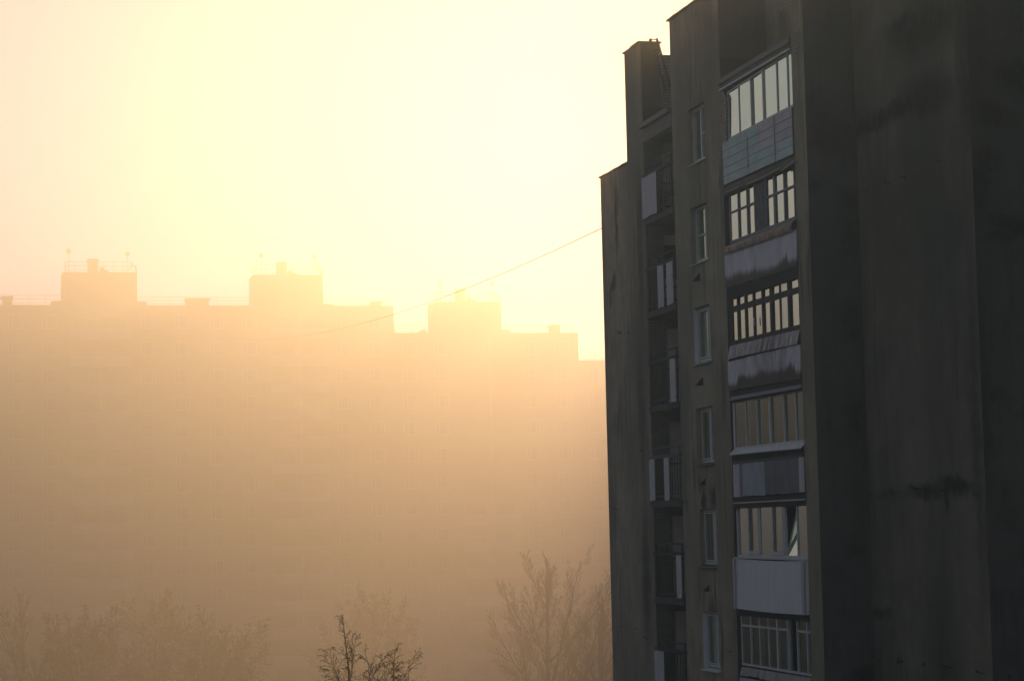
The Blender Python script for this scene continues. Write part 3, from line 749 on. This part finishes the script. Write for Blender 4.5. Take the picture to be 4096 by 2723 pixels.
# storey 3
hs = MB(); r_ = row(2913, 1604, 3210, 1551, -.06); hs.sbox(aR+.004, r_[2], -.1, .02, r_[1]-.0, r_[3]-.0, r_[1]+.02, r_[3]+.02); hs.sbox(aR+.004, r_[2]-.1, -.04, .02, r_[1]+.02, r_[3]+.02, r_[1]+.09, r_[3]+.09)
hs.build('drip_strip', simple('blue_grey_tin', (.22, .27, .3), .5, .3, .3), bld)
glazing(3, (2933, 1606, 3211, 1556), (2937, 1800, 3219, 1768), [2936, 2984, 3028, 3079, 3135, 3183, 3216], m_frame_w, m_glass_dim, .05, wide=(0, 3), label='pale framed glazing over a row of small lights', inner=curtains([(0, .2, .7), (1, .4, .7), (4, .5, .9)], m_curtain), bb=.03)
sl_ = MB(); r_ = row(2924, 1812, 3219, 1783, -.05); sl_.hexa([W(aR+.004, -.09, r_[1]-.05), W(r_[2], -.09, r_[3]-.05), W(r_[2], .03, r_[3]+.05), W(aR+.004, .03, r_[1]+.05), W(aR+.004, -.09, r_[1]-.03), W(r_[2], -.09, r_[3]-.03), W(r_[2], .03, r_[3]+.09), W(aR+.004, .03, r_[1]+.09)])
sl_.build('sill', m_frame_w, bld)
glazing(3, (2933, 1829, 3220, 1795), (2935, 1845, 3221, 1815), [2938, 2988, 3048, 3106, 3164, 3216], m_frame_d, m_glass_d, .11, tw=.03, label='row of small dark lights', bb=.03)
cs = MB(); r_ = row(2931, 1850, 3221, 1818, -.03); cs.sbox(aR+.004, r_[2], -.05, -.031, r_[1]-.04, r_[3]-.04, r_[1]+.02, r_[3]+.02); cs.build('batten', m_rail, bld)
m_t1 = simple('blue_grey_sheet', (.36, .47, .47), .5, .1, .3, 1.5, (.4, (.06, .075, .08), .45, .7), sx=2, sy=.4)
m_t2 = simple('dark_blue_sheet', (.12, .17, .18), .5, .1, .4, 1.5, (.8, (.03, .04, .05), .42, .62), sx=2, sy=.4)
m_t3 = simple('pale_sheet', (.6, .64, .56), .6, 0, .2, 2, sx=2, sy=.4)
cladding('balcony_cladding', (2935, 1856, 3221, 1824), (2939, 1987, 3227.8, 1968), [2962, 2975, 3020, 3062, 3103, 3146, 3200], [m_t3, m_frame_g, m_t1, m_t1, m_t2, m_t2, m_t2, m_t3], jag=.012, label='blue grey metal sheets, three of them darker')
# storey 4
hs = MB(); r_ = row(2934, 2011, 3229, 1995, -.03); hs.sbox(aR+.004, r_[2], -.04, .025, r_[1]-.02, r_[3]-.02, r_[1]+.012, r_[3]+.012); hs.build('drip_strip', simple('bright_strip', (.62, .6, .5), .5), bld)
glazing(4, (2948, 2014, 3231, 1999), (2955, 2228, 3238, 2236), [2949, 2994, 3040, 3090, 3139, 3189, 3235], m_frame_w, m_glass, .055, wide=(), casement=(1, 3), skip=(4,), tilt=4, label='white glazing with one sash tilted open', bb=.03)
def bow():
    top, bot = (2935.8, 2231.4, 3240, 2242), (2948, 2432, 3245, 2460)
    rt_ = row(*top, -.05); rb_ = row(*bot, -.08); a1 = (rt_[2]+rb_[2])/2; a0 = aR+.004
    s = MB(); n = 24
    for j in range(n):
        u0, u1 = a0+(a1-a0)*j/n, a0+(a1-a0)*(j+1)/n
        f = lambda u: .02*sin(pi*(u-a0)/(a1-a0))
        s.quad([W(u0, -.09-f(u0), lin(rb_, u0)-f(u0)), W(u1, -.09-f(u1), lin(rb_, u1)-f(u1)), W(u1, -.05-f(u1)*.5, lin(rt_, u1)-f(u1)*1.5), W(u0, -.05-f(u0)*.5, lin(rt_, u0)-f(u0)*1.5)])
    s.quad([W(a1, 0, lin(rb_, a1)), W(a1, -.09, lin(rb_, a1)), W(a1, -.05, lin(rt_, a1)), W(a1, 0, lin(rt_, a1))])
    s.quad([W(a0, 0, lin(rb_, a0)), W(a0, 0, lin(rt_, a0)), W(a0, -.05, lin(rt_, a0)), W(a0, -.09, lin(rb_, a0))])
    o = s.build('balcony_cladding', m_whitec, bld); o['label'] = 'clean smooth white balcony front'
    e = MB(); e.sbox(a1-.1, a1+.004, -.125, -.112, lin(rb_, a1), lin(rb_, a1), lin(rt_, a1), lin(rt_, a1)); e.sbox(a0, a0+.16, -.125, -.112, lin(rb_, a0), lin(rb_, a0), lin(rt_, a0), lin(rt_, a0))
    e.build('corner_trim', m_t3, o)
    e = MB(); e.sbox(a0, a1, -.08, .02, lin(rt_, a0)+.002, lin(rt_, a1)+.002, lin(rt_, a0)+.03, lin(rt_, a1)+.03); e.build('sill', m_frame_w, o)
bow()
# storey 5
def cloth5(aM, rt_, rb_, g, zm, bb):
    curtains([(1, .5, .75), (4, .1, .75), (7, .3, .7)], m_curtain, off=.18)(aM, rt_, rb_, g, zm, bb)
    curtains([(5, .35, 1.0)], m_blue, (.38, .8), .3, 'blue_cloth')(aM, rt_, rb_, g, zm, bb)
glazing(5, (2962, 2440, 3245, 2463), (2972, 2658, 3259, 2706), [2966, 3003, 3038, 3074, 3109, 3152, 3189, 3229, 3256], m_frame_w, m_glass_dim, .04, transom=.27, skip=(5,), wide=(4,), label='thin pale frames with curtains and a blue cloth behind', inner=cloth5, bb=.03)
apron((2966, 2664, 3260, 2712), (2960, 2700, 3264, 2752), [3003, 3045, 3108, 3190], simple('ribbed_tin_apron', (.36, .36, .31), .5, .1, .5, 6, sx=5, bumpk=.6))['label'] = 'ribbed tin apron at the lower edge'
cladding('balcony_cladding', (2962, 2706, 3262, 2756), (2968, 2850, 3272, 2910), [3030, 3120], [m_t3, m_t1, m_t3], jag=.01)
# exposed brick patches, slightly proud of the wall
def patch(pts, b=0.0, mat=None, th=.012):
    pa = [P(x, y, b) for x, y in pts]; s = MB()
    s.quad([W(a, b-th, z) for a, z in pa][::-1], [(a, z) for a, z in pa][::-1])
    n = len(pa)
    for i in range(n):
        p, q = pa[i], pa[(i+1) % n]; s.quad([W(p[0], b-th, p[1]), W(q[0], b-th, q[1]), W(q[0], b+.002, q[1]), W(p[0], b+.002, p[1])])
    return s.build('brick_patch', mat or m_brick2, bld)
patch([(2878, 352), (2893, 360), (2907, 392), (2907, 568), (2893, 575), (2893, 640), (2884, 663), (2878, 636), (2870, 600), (2872, 560), (2880, 520), (2879, 470), (2884, 430), (2874, 400)])
patch([(3176, 132), (3188, 116), (3198, 124), (3199, 180), (3193, 205), (3184, 222), (3178, 215)], 0.0)
patch([(3105, 0), (3182, -50), (3181, 60), (3172, 90), (3166, 60), (3150, 50), (3130, 56), (3112, 30)], DEEP)

# ---- iron hooks and brackets on the walls
def hook(px, py, b=0.0, size=1.0, tri=False, aa=None):
    s = MB(); size *= R0.uniform(.55, .95); kind_ = R0.random(); lean = R0.uniform(-.05, .05)
    if aa is None: a, z = P(px, py, b); mk = lambda da, out, dz: W(a+da, b-out, z+dz)
    else: bb, z = Q(px, py, aa); mk = lambda da, out, dz: W(aa-out, bb+da, z+dz)
    if tri:
        s.hexa([mk(-.03, 0, -.08), mk(.03, 0, -.08), mk(.03, .2, -.1), mk(-.03, .2, -.1), mk(-.03, 0, .13), mk(.03, 0, .13), mk(.03, .18, -.07), mk(-.03, .18, -.07)]) if px < 2815 else s.hexa([mk(-.025, 0, -.06), mk(.02, 0, -.07), mk(.02, .13, -.06), mk(-.025, .15, -.07), mk(-.02, 0, .09), mk(.02, 0, .1), mk(.02, .12, -.03), mk(-.02, .14, -.04)])
    else:
        s.bar(mk(0, 0, 0), mk(lean, .17*size, 0.01+lean), .03*size)
        if kind_ < .6: s.bar(mk(lean, .16*size, -.01+lean), mk(lean*1.6, (.17+lean)*size, .11*size), .025*size)
        if kind_ > .35: s.bar(mk(0, 0.012, -R0.uniform(.03, .09)*size), mk(0, .012, R0.uniform(.02, .06)*size), .04*size, .02)
    s.build('wall_hook', m_iron, bld)
for x, y in ((2799, 1111), (2811, 1528), (2821, 1929), (2836, 2353)): hook(x, y, tri=True)
for x, y, b in ((2924, 2603, 0), (2745, 2006, 0), (2486, 1331, .06), (2521, 1330, 0), (2567, 1800, 0), (2472, 2038, .06), (2489, 2502, .06), (2548, 2512, 0), (2588, 2553, 0)): hook(x, y, b, .8)
for x, y in ((3763, 645), (3474, 763), (3558, 732), (3620, 707), (3495, 1974), (3577, 1966), (3677, 1957), (3784, 1967), (3908, 1975), (3524, 2631), (3609, 2641), (3699, 2655), (3804, 2671), (3935, 2692)): hook(x, y, b1)
for x, y in ((4021, 1964), (4033, 2700)): hook(x, y, aa=aD)

# ---- ladder on the loggia roof, leaning towards the pier
def ladder():
    aN, aF = aP-.62, aP-.15
    p0 = Q(2628, 158, aN); p1 = Q(2683, 352, aN); 
    q0 = Q(2634, 245, aF); q1 = Q(2660, 372, aF)
    e = empty('ladder', W(aN, p1[0], p1[1]))
    sN, sF = MB(), MB()
    N0, N1 = W(aN, *p0), W(aN, *p1)
    top = Vector(N0); F0 = N0+dA*(aF-aN); F1 = N1+dA*(aF-aN)
    sN.bar(N0+(N0-N1)*.02, N1, .075, .04); sF.bar(F0+(F0-F1)*.0, F1, .075, .04)
    sN.build('stile', m_iron, e); sF.build('stile', m_iron, e)
    n = 8
    for i in range(n):
        t = (i+.5)/n; r = MB(); r.bar(N0+(N1-N0)*t, F0+(F1-F0)*t, .025); r.build('rung', m_iron, e)
    br_ = MB(); x0 = W(aP+.1, Q(2608, 171, aP)[0], zt+.12); br_.bar(N0+(N1-N0)*.01, x0, .025); br_.box(aP+.04, aP+.16, Q(2603, 171, aP)[0], Q(2610, 171, aP)[0], zt+.06, zt+.14)
    br_.build('brace', m_iron, e)
    tag(e, 'rusty iron ladder leaning over the parapet above the open loggias', 'ladder')
ladder()

# ================================================================== CABLE
def cable():
    S = Vector((3.115, 68.0, 9.293+CAMZ)); E_ = Vector((-28.513, 180.0, 17.541+CAMZ)); s = MB(); pts = []
    for i in range(81):
        t = -.02+i/80*1.36; p = S+(E_-S)*t; p.z -= 4*2.5*t*(1-t); pts.append(p)
    s.tube(pts, [.012-.0095*min(1, i/55) for i in range(81)], 6)
    o = s.build('cable', simple('cable_sheath', (.05, .04, .035), .7), origin=pts[0])
    tag(o, 'thin overhead cable sagging from the near block into the fog', 'cable')
cable()

# ================================================================== FAR BUILDING
m_far = simple('far_concrete', (.16, .135, .10), .9, 0, .25, .5)
m_far2 = simple('far_parapet', (.38, .35, .28), .9, 0, .2, .5)
m_fard = simple('far_dark', (.06, .06, .05), .7, 0, .2, .5)
m_farw = simple('far_window_frame', (.55, .53, .46), .6, 0, .2, .5)
m_farg = simple('far_window_glass', (.02, .025, .02), .15, 0, .2, .5, spec=.6)
FD = at_depth(900, 2150, 245); FD.z = 0
def FQ(px, py, d=0.0):                           # pixel on the far facade -> (u along dB, z)
    r = ray(px, py); s = ((FD-CAM).dot(dA)+d)/r.dot(dA); p = CAM+r*s
    return (p-FD).dot(dB), p.z
def FW(u, d, z): return FD+dB*u+dA*d+Vector((0, 0, z))
def fbox(mb, u0, u1, d0, d1, z0, z1):
    mb.hexa([FW(u0, d0, z0), FW(u1, d0, z0), FW(u1, d1, z0), FW(u0, d1, z0), FW(u0, d0, z1), FW(u1, d0, z1), FW(u1, d1, z1), FW(u0, d1, z1)])
far = empty('apartment_block', FW(0, 6, 0))
tag(far, 'long stepped apartment block with rooftop machine rooms, faded in yellow fog', 'building')
u = lambda px, py=1300, d=0: FQ(px, py, d)[0]
zf_ = lambda px, py, d=0: FQ(px, py, d)[1]
z1s, z2s, z3s = zf_(900, 1221.5), zf_(1900, 1330.5), zf_(2400, 1440)
uL, u12, u23, uR = u(-900), u(1575), u(2311), u(3300, 1400)
fwm = MB()
fbox(fwm, uL, u12, 0, 13, 0, z1s); fbox(fwm, u12+.003, u23, .05, 13, 0, z2s); fbox(fwm, u23+.003, uR, .1, 13, 0, z3s)
fwm.build('wall', m_far, far)
def tower(x0, x1, ytop, xs, ystep, sh, chim, ych, masts, zr, rail):
    D0 = 2.2
    t = MB(); zt_ = FQ((x0+x1)/2, ytop, D0)[1]; A0, A1 = u(x0, ytop, D0), u(x1, ytop, D0)
    if xs: A0 = u(xs, ytop, D0)
    fbox(t, A0, A1, D0, 6.4, zr, zt_)
    for (s0, s1, ys) in sh: fbox(t, u(s0, ys, D0)+.002, u(s1, ys, D0)-.002, D0+.3, 5.5, zr, FQ(s0, ys, D0)[1])
    o = t.build('machine_room', m_far, far)
    c = MB(); C0, C1 = u(chim[0], ych, 4), u(chim[1], ych, 4); zc = FQ(chim[0], ych, 4)[1]; cm, rr = (C0+C1)/2, (C1-C0)/2
    cpts = [FW(cm, 4+rr, zt_), FW(cm, 4+rr, zc-.25), FW(cm, 4+rr, zc-.25), FW(cm, 4+rr, zc-.08), FW(cm, 4+rr, zc)]
    c.tube(cpts, [rr*.93, rr*.93, rr, rr, rr*.9], 16, True); c.build('vent_stack', m_far, o)
    sb = MB(); fbox(sb, C1+.05, C1+1.0, 4, 5.2, zt_, zt_+.45); fbox(sb, C1+.1, C1+.5, 4.1, 5.1, zt_+.45, zt_+.75); sb.build('roof_hatch', m_far, o)
    r = MB(); Rz = zt_+1.15; R0_, R1_ = u(rail[0], ytop, D0), u(rail[1], ytop, D0)
    for z_ in (Rz, Rz-.45): r.bar(FW(R0_, D0+.2, z_), FW(R1_, D0+.2, z_), .06); r.bar(FW(R0_, 6.2, z_), FW(R1_, 6.2, z_), .05); r.bar(FW(R0_, D0+.2, z_), FW(R0_, 6.2, z_), .05); r.bar(FW(R1_, D0+.2, z_), FW(R1_, 6.2, z_), .05)
    n = 7
    for i in range(n+1):
        q = R0_+(R1_-R0_)*i/n; r.bar(FW(q, D0+.2, zt_), FW(q, D0+.2, Rz), .05)
    e0 = u(x1-4, ytop, D0); r.bar(FW(R1_-.5, D0+.1, zt_+.1), FW(R1_, D0+.1, Rz), .08); r.bar(FW(e0, D0+.15, zt_), FW(e0, D0+.15, Rz-.4), .16); r.bar(FW(R1_-.1, D0+.15, Rz-.4), FW(e0, D0+.15, Rz-.4), .1)
    r.build('roof_railing', m_fard, o)
    for (mx, my) in masts:
        m = MB(); U_ = u(mx, my, 5); zm_ = FQ(mx, my, 5)[1]
        m.bar(FW(U_, 5, zt_), FW(U_, 5, zm_), .07); m.tube([FW(U_, 5, zm_-.55), FW(U_, 5, zm_-.45), FW(U_, 5, zm_-.2), FW(U_, 5, zm_-.05)], [.1, .24, .26, .1], 8, True)
        m.build('warning_light_mast', m_fard, o)
tower(250, 548, 1088.5, None, 0, [(206, 250, 1202), (548, 589, 1204.6)], (348, 397), 1033, [(274, 993), (510, 1005)], z1s, (263, 532))
tower(996, 1291, 1099, 1014, 1122.5, [(976, 996, 1220), (1291, 1333, 1214)], (1106, 1152), 1045.5, [(1044, 1012), (1258, 1017)], z1s, (1024, 1279))
tower(1705, 2004, 1206, 1740, 1226, [(1694, 1705, 1317), (2004, 2045, 1317)], (1822, 1867), 1153, [(1760, 1122), (1966, 1126)], z2s, (1750, 1985))
def roof_line(x0, x1, zr, yr, hatches):
    r = MB(); D = .4; z_ = FQ((x0+x1)/2, yr, D)[1]; A0, A1 = u(x0, yr, D), u(x1, yr, D)
    for t in (1., .6, .2): r.bar(FW(A0, D, zr+(z_-zr)*t), FW(A1, D, zr+(z_-zr)*t), .055)
    n = max(2, int((A1-A0)/1.7))
    for i in range(n+1): q = A0+(A1-A0)*i/n; r.bar(FW(q, D, zr), FW(q, D, z_), .05)
    r.build('roof_railing', m_fard, far)
    for (h0, h1, hy) in hatches:
        h = MB(); B0, B1 = u(h0, hy, 1), u(h1, hy, 1); zh = FQ(h0, hy, 1)[1]; fbox(h, B0+.15, B1-.15, 1, 3, zr, zh-.2); fbox(h, B0-.05, B1+.05, .9, 3.1, zh-.198, zh); h.build('roof_hatch', m_far, far)
roof_line(-700, 249, z1s, 1179.5, [(5, 52, 1184), (-560, -470, 1184)])
roof_line(549, 995, z1s, 1188.5, [(744, 840, 1192.5)])
roof_line(1292, 1553, z1s, 1192.5, [(1489, 1528, 1206)])
roof_line(1577, 1704, z2s, 1298, []); roof_line(2005, 2290, z2s, 1299, [(2206, 2244, 1299)])
roof_line(2313, 2700, z3s, 1409.6, [(2560, 2640, 1410)])
# windows: (column pixel) and balconies; sills at 2401.5 for the reference row
per = 798
cols = []; bals = []
for j in range(-1, 4):
    x0 = j*per*.975 if j > 0 else j*per
    for wx in (66, 204, 601, 738): cols.append(u(wx, 2400)+j*(u(1207, 2400)-u(409, 2400)))
    bals.append(u(409, 2400)+j*(u(1207, 2400)-u(409, 2400)))
cols = sorted(set(round(c, 3) for c in cols+[u(882, 2400), u(1014, 2400)]))
cols2 = []
for c in cols:
    if not cols2 or c-cols2[-1] > 2.2: cols2.append(c)
zsill = zf_(950, 2401.5); fp = (zf_(950, 1311)-zsill)/10
print('FARPITCH', fp, zsill, len(cols2))
mass = []
for row_ in range(-6, 11):
    z0 = zsill+row_*fp
    for c in cols2:
        zlim = z1s if c < u12 else (z2s if c < u23 else z3s)
        if z0 < .8 or z0+1.4 > zlim-.3 or abs(c) > 80 or any(abs(c-b_) < 4.3 for b_ in bals): continue
        mass.append((row_, c, z0))
vis = [m for m in mass if -2 <= m[0] <= 6 and u(-60, 2400) < m[1] < u(2460, 2400)]
vis.sort(key=lambda m: m[0]); vis = vis[:92]; rest = [m for m in mass if m not in vis]
dd = lambda c: 0 if c < u12 else (.05 if c < u23 else .1)
def wframe(s, c, z0, d):
    w_, h_ = .78, 1.4
    fbox(s, c-w_, c+w_, d-.04, d+.002, z0-.08, z0)
    for x in (-w_, -.36, .42, w_-.06): fbox(s, c+x, c+x+.07, d-.05, d-.001, z0+.001, z0+h_)
    fbox(s, c-w_, c+w_, d-.045, d-.001, z0+h_-.0, z0+h_+.06)
def wglass(s, c, z0, d): fbox(s, c-.76, c+.76, d-.02, d-.0005, z0+.002, z0+1.399)
for (_, c, z0) in vis:
    s = MB(); wframe(s, c, z0, dd(c)); o = s.build('window', m_farw, far)
    s = MB(); wglass(s, c, z0, dd(c)); s.build('pane', m_farg, o)
if rest:
    s = MB(); g = MB()
    for (_, c, z0) in rest: wframe(s, c, z0, dd(c)); wglass(g, c, z0, dd(c))
    tag(s.build('window_rows', m_farw, far), kind='stuff'); tag(g.build('pane_rows', m_farg, far), kind='stuff')
zb0 = zf_(409, 2346)
nb = 0
for b_ in bals:
    if abs(b_) > 80: continue
    zlim = z1s if b_ < u12 else (z2s if b_ < u23 else z3s)
    rc = MB(); fbox(rc, b_-3.4, b_+3.4, dd(b_)-.02, dd(b_)-.001, 0, zlim-.4); rc.build('balcony_bay', m_far, far)
    dv = MB(); fbox(dv, b_-.1, b_+.1, dd(b_)-1.0, dd(b_)-.021, 0, zlim-.6); dv.build('balcony_divider', m_far2, far)
    for row_ in range(-6, 12):
        z0 = zb0+row_*fp
        if z0 < .8 or z0+2.2 > zlim or nb > 96: continue
        for sgn in (-1, 1):
            s = MB(); x0, x1 = (b_-3.3, b_-.102) if sgn < 0 else (b_+.102, b_+3.3)
            fbox(s, x0, x1, dd(b_)-1.05, dd(b_)-.021, z0-.22, z0-.08); fbox(s, x0, x1, dd(b_)-1.05, dd(b_)-.98, z0-.078, z0+.95)
            o = s.build('balcony', m_far2, far); nb += 1
            s = MB(); c0 = (x0+x1)/2; wglass(s, c0-.4, z0+.75, dd(b_)-.022); fbox(s, x1-1.3, x1-.5, dd(b_)-.05, dd(b_)-.024, z0-.05, z0+2.0); s.build('balcony_door', m_farg, o)

# ================================================================== TREES
m_bark = simple('dark_bark', (.015, .015, .012), .9, 0, .3, 3)
m_bark2 = simple('grey_bark', (.028, .028, .022), .9, 0, .3, 3)
def rot_about(v, ax, ang): return Matrix.Rotation(ang, 3, ax) @ v
def grow(mb, rng, p, d, length, rad, lvl, spec, tips=None):
    """one limb and, recursively, what it carries"""
    nseg = spec['seg'][lvl]; pts = [Vector(p)]; rads = [rad]; dirs = [d.copy()]
    dd_ = d.copy()
    for i in range(nseg):
        t = (i+1)/nseg
        ax = Vector((rng.uniform(-1, 1), rng.uniform(-1, 1), rng.uniform(-1, 1))).normalized()
        dd_ = rot_about(dd_, ax, rng.gauss(0, spec['wig'][lvl]))
        dd_ = (dd_ + Vector((0, 0, spec['grav'][lvl]*(t if spec['grav'][lvl] < 0 else 1)))/nseg).normalized()
        pts.append(pts[-1]+dd_*(length/nseg)); rads.append(max(spec['rmin'], rad*(1-t*.82))); dirs.append(dd_.copy())
    mb.tube(pts, rads, 5 if lvl < 2 else 3)
    if tips is not None and lvl == spec['depth']-1 and rng.random() < spec.get('bud', 0):
        e = pts[-1]; r = spec['rmin']*1.9; mb.tube([e, e+dd_*r*1.5, e+dd_*r*3], [r*.6, r, r*.3], 4)
    if lvl+1 >= spec['depth']: return
    nchild = spec['n'][lvl]; s0 = spec['start'][lvl]
    for k in range(nchild):
        t = s0+(1-s0)*(k+rng.uniform(.1, .9))/nchild
        f = t*nseg; i = min(nseg-1, int(f)); q = pts[i].lerp(pts[i+1], f-i); dr = dirs[i+1]
        side = dr.cross(Vector((rng.uniform(-1, 1), rng.uniform(-1, 1), rng.uniform(-1, 1)))).normalized()
        ang = radians(rng.uniform(*spec['ang'][lvl]))
        nd = (dr*cos(ang)+side*sin(ang)).normalized()
        ll = length*spec['len'][lvl]*(1.05-.62*t)*rng.uniform(.75, 1.2)
        rr = max(spec['rmin'], rads[i]*spec['rk'][lvl])
        grow(mb, rng, q, nd, ll, rr, lvl+1, spec, tips)
def tree(name, px, py, depth, spec, height, seed, label, mat, cat='tree', group=None, lean=0., trunk_r=.2):
    top = at_depth(px, py, depth); H = top.z; base_ = Vector((top.x, top.y, 0))
    rng = random.Random(seed)
    e = empty(name, base_)
    tr = MB(); cr = MB()
    hc = H-height                                # where the limbs start
    pts = []; n = 14
    for i in range(n+1):
        t = i/n; pts.append(base_+Vector((lean*sin(t*2.2)+.06*sin(t*9+seed), .1*sin(t*7), (H-spec['top']*.9)*t)))
    shift = top-pts[-1]; pts = [p+Vector((shift.x, shift.y, 0))*(i/n) for i, p in enumerate(pts)]
    rad = [max(spec['r0']*.8, trunk_r*(1-i/n)**.85) for i in range(n+1)]
    tr.tube(pts, rad, 8)
    tr.build('trunk', mat, e, smooth=True)
    nb_ = spec['nb']
    for k in range(nb_):
        t0 = hc/H; t = t0+(1-t0)*((k+rng.random())/nb_)**spec.get('pow', 1.)
        f = t*n; i = min(n-1, int(f)); q = pts[i].lerp(pts[i+1], f-i)
        az = k*2.399+rng.uniform(-.5, .5); el = radians(rng.uniform(*spec['el']))
        dv = Vector((cos(az)*cos(el), sin(az)*cos(el), sin(el)))
        frac = (1-t)/(1-t0)
        ll = spec['L']*(spec['Lmin']+(1-spec['Lmin'])*frac**.8)*rng.uniform(.75, 1.15)
        rr = max(spec['rmin'], min(rad[i]*.75, spec['r0']*(.25+.75*frac)))
        grow(cr, rng, q, dv, ll, rr, 0, spec, True)
    grow(cr, rng, pts[-1], Vector((rng.uniform(-.12, .12), rng.uniform(-.12, .12), 1)).normalized(), spec['top'], spec['r0']*.8, 0, spec, True)
    cr.build('crown', mat, e)
    tag(e, label, cat, group)
    return e
birch = dict(depth=4, seg=[14, 9, 6, 3], wig=[.05, .08, .10, .12], grav=[-.75, -.9, -1.1, -.6], n=[13, 5, 2], start=[.22, .12, .3], ang=[(22, 48), (18, 45), (20, 50)],
             len=[.34, .45, .4], rk=[.5, .6, .8], rmin=.003, nb=11, el=(60, 78), L=2.2, Lmin=.35, r0=.02, bud=.3, top=1.0)
poplar = dict(depth=5, seg=[12, 8, 6, 5, 3], wig=[.045, .07, .09, .11, .13], grav=[.45, .35, .3, .2, .1], n=[12, 8, 5, 3], start=[.18, .12, .12, .2], ang=[(18, 40), (20, 42), (20, 45), (20, 45)],
              len=[.40, .48, .5, .55], rk=[.5, .5, .5, .7], rmin=.0038, nb=13, el=(38, 66), L=8.2, Lmin=.3, r0=.11, pow=.85, top=2.4)
weep = dict(depth=4, seg=[10, 9, 8, 5], wig=[.05, .08, .09, .1], grav=[.4, -.1, -1.0, -1.2], n=[14, 11, 6], start=[.12, .1, .1], ang=[(18, 38), (22, 45), (20, 50)],
            len=[.42, .5, .5], rk=[.5, .5, .7], rmin=.0085, nb=20, el=(40, 70), L=5.6, Lmin=.5, r0=.1, pow=.8, top=1.5)
poplar2 = dict(poplar, L=6.6)
TG = 'bare trees standing in the fog'
tree('birch_tree', 1392, 2482, 34, birch, 2.8, 11, 'dark crisp bare treetop with drooping budded twigs, nearest at the bottom edge', m_bark, trunk_r=.09, lean=.3, group=TG)
tree('birch_tree', 1560, 2610, 34, birch, 1.9, 27, 'low crisp treetop arching right beside the taller crisp dark one', m_bark, trunk_r=.06, lean=-.5, group=TG)
tree('bare_tree', 2185, 2250, 106, poplar, 9.5, 5, 'wide bare tree with upswept limbs left of the dark block', m_bark2, trunk_r=.32, group=TG)
tree('bare_tree', 2395, 2430, 110, poplar, 8.0, 8, 'smaller bare tree partly hidden behind the dark block edge', m_bark2, trunk_r=.28, group=TG)
tree('bare_tree', 90, 2390, 102, poplar2, 9.0, 14, 'faint bare tree at the lower left corner', m_bark2, trunk_r=.36, group=TG)
tree('birch_tree', 620, 2420, 112, weep, 10, 31, 'hazy bare tree with thin drooping twigs in front of the long block', m_bark2, trunk_r=.2, group=TG)
tree('birch_tree', 1500, 2440, 124, weep, 9, 37, 'hazy treetop rising behind the crisp treetop', m_bark2, trunk_r=.2, group=TG)
tree('birch_tree', 330, 2520, 98, weep, 8, 41, 'faint low tree between the corner tree and the tall hazy one', m_bark2, trunk_r=.2, group=TG)
tree('birch_tree', 850, 2570, 102, weep, 7, 47, 'lowest hazy tree right of the tall hazy one', m_bark2, trunk_r=.2, group=TG)

# ================================================================== HAZE
hz = MB(); e_ = 8
x0, x1, y0, y1, z0, z1 = -G0-e_, G0+e_, -208, 908, -1, HAZE_TOP
hz.hexa([Vector(c) for c in ((x0, y0, z0), (x1, y0, z0), (x1, y1, z0), (x0, y1, z0), (x0, y0, z1), (x1, y0, z1), (x1, y1, z1), (x0, y1, z1))])
hm = bpy.data.materials.new('haze'); hm.use_nodes = True; hn = hm.node_tree.nodes; hn.clear()
ho = hn.new('ShaderNodeOutputMaterial'); hv = hn.new('ShaderNodeVolumePrincipled')
hv.inputs['Color'].default_value = (*HAZE_COLOR, 1); hv.inputs['Absorption Color'].default_value = (0.0, 0.0, 0.5, 1); hv.inputs['Density'].default_value = HAZE_DENSITY; hv.inputs['Anisotropy'].default_value = HAZE_G
hm.node_tree.links.new(hv.outputs[0], ho.inputs['Volume'])
tag(hz.build('haze', hm), kind='stuff')
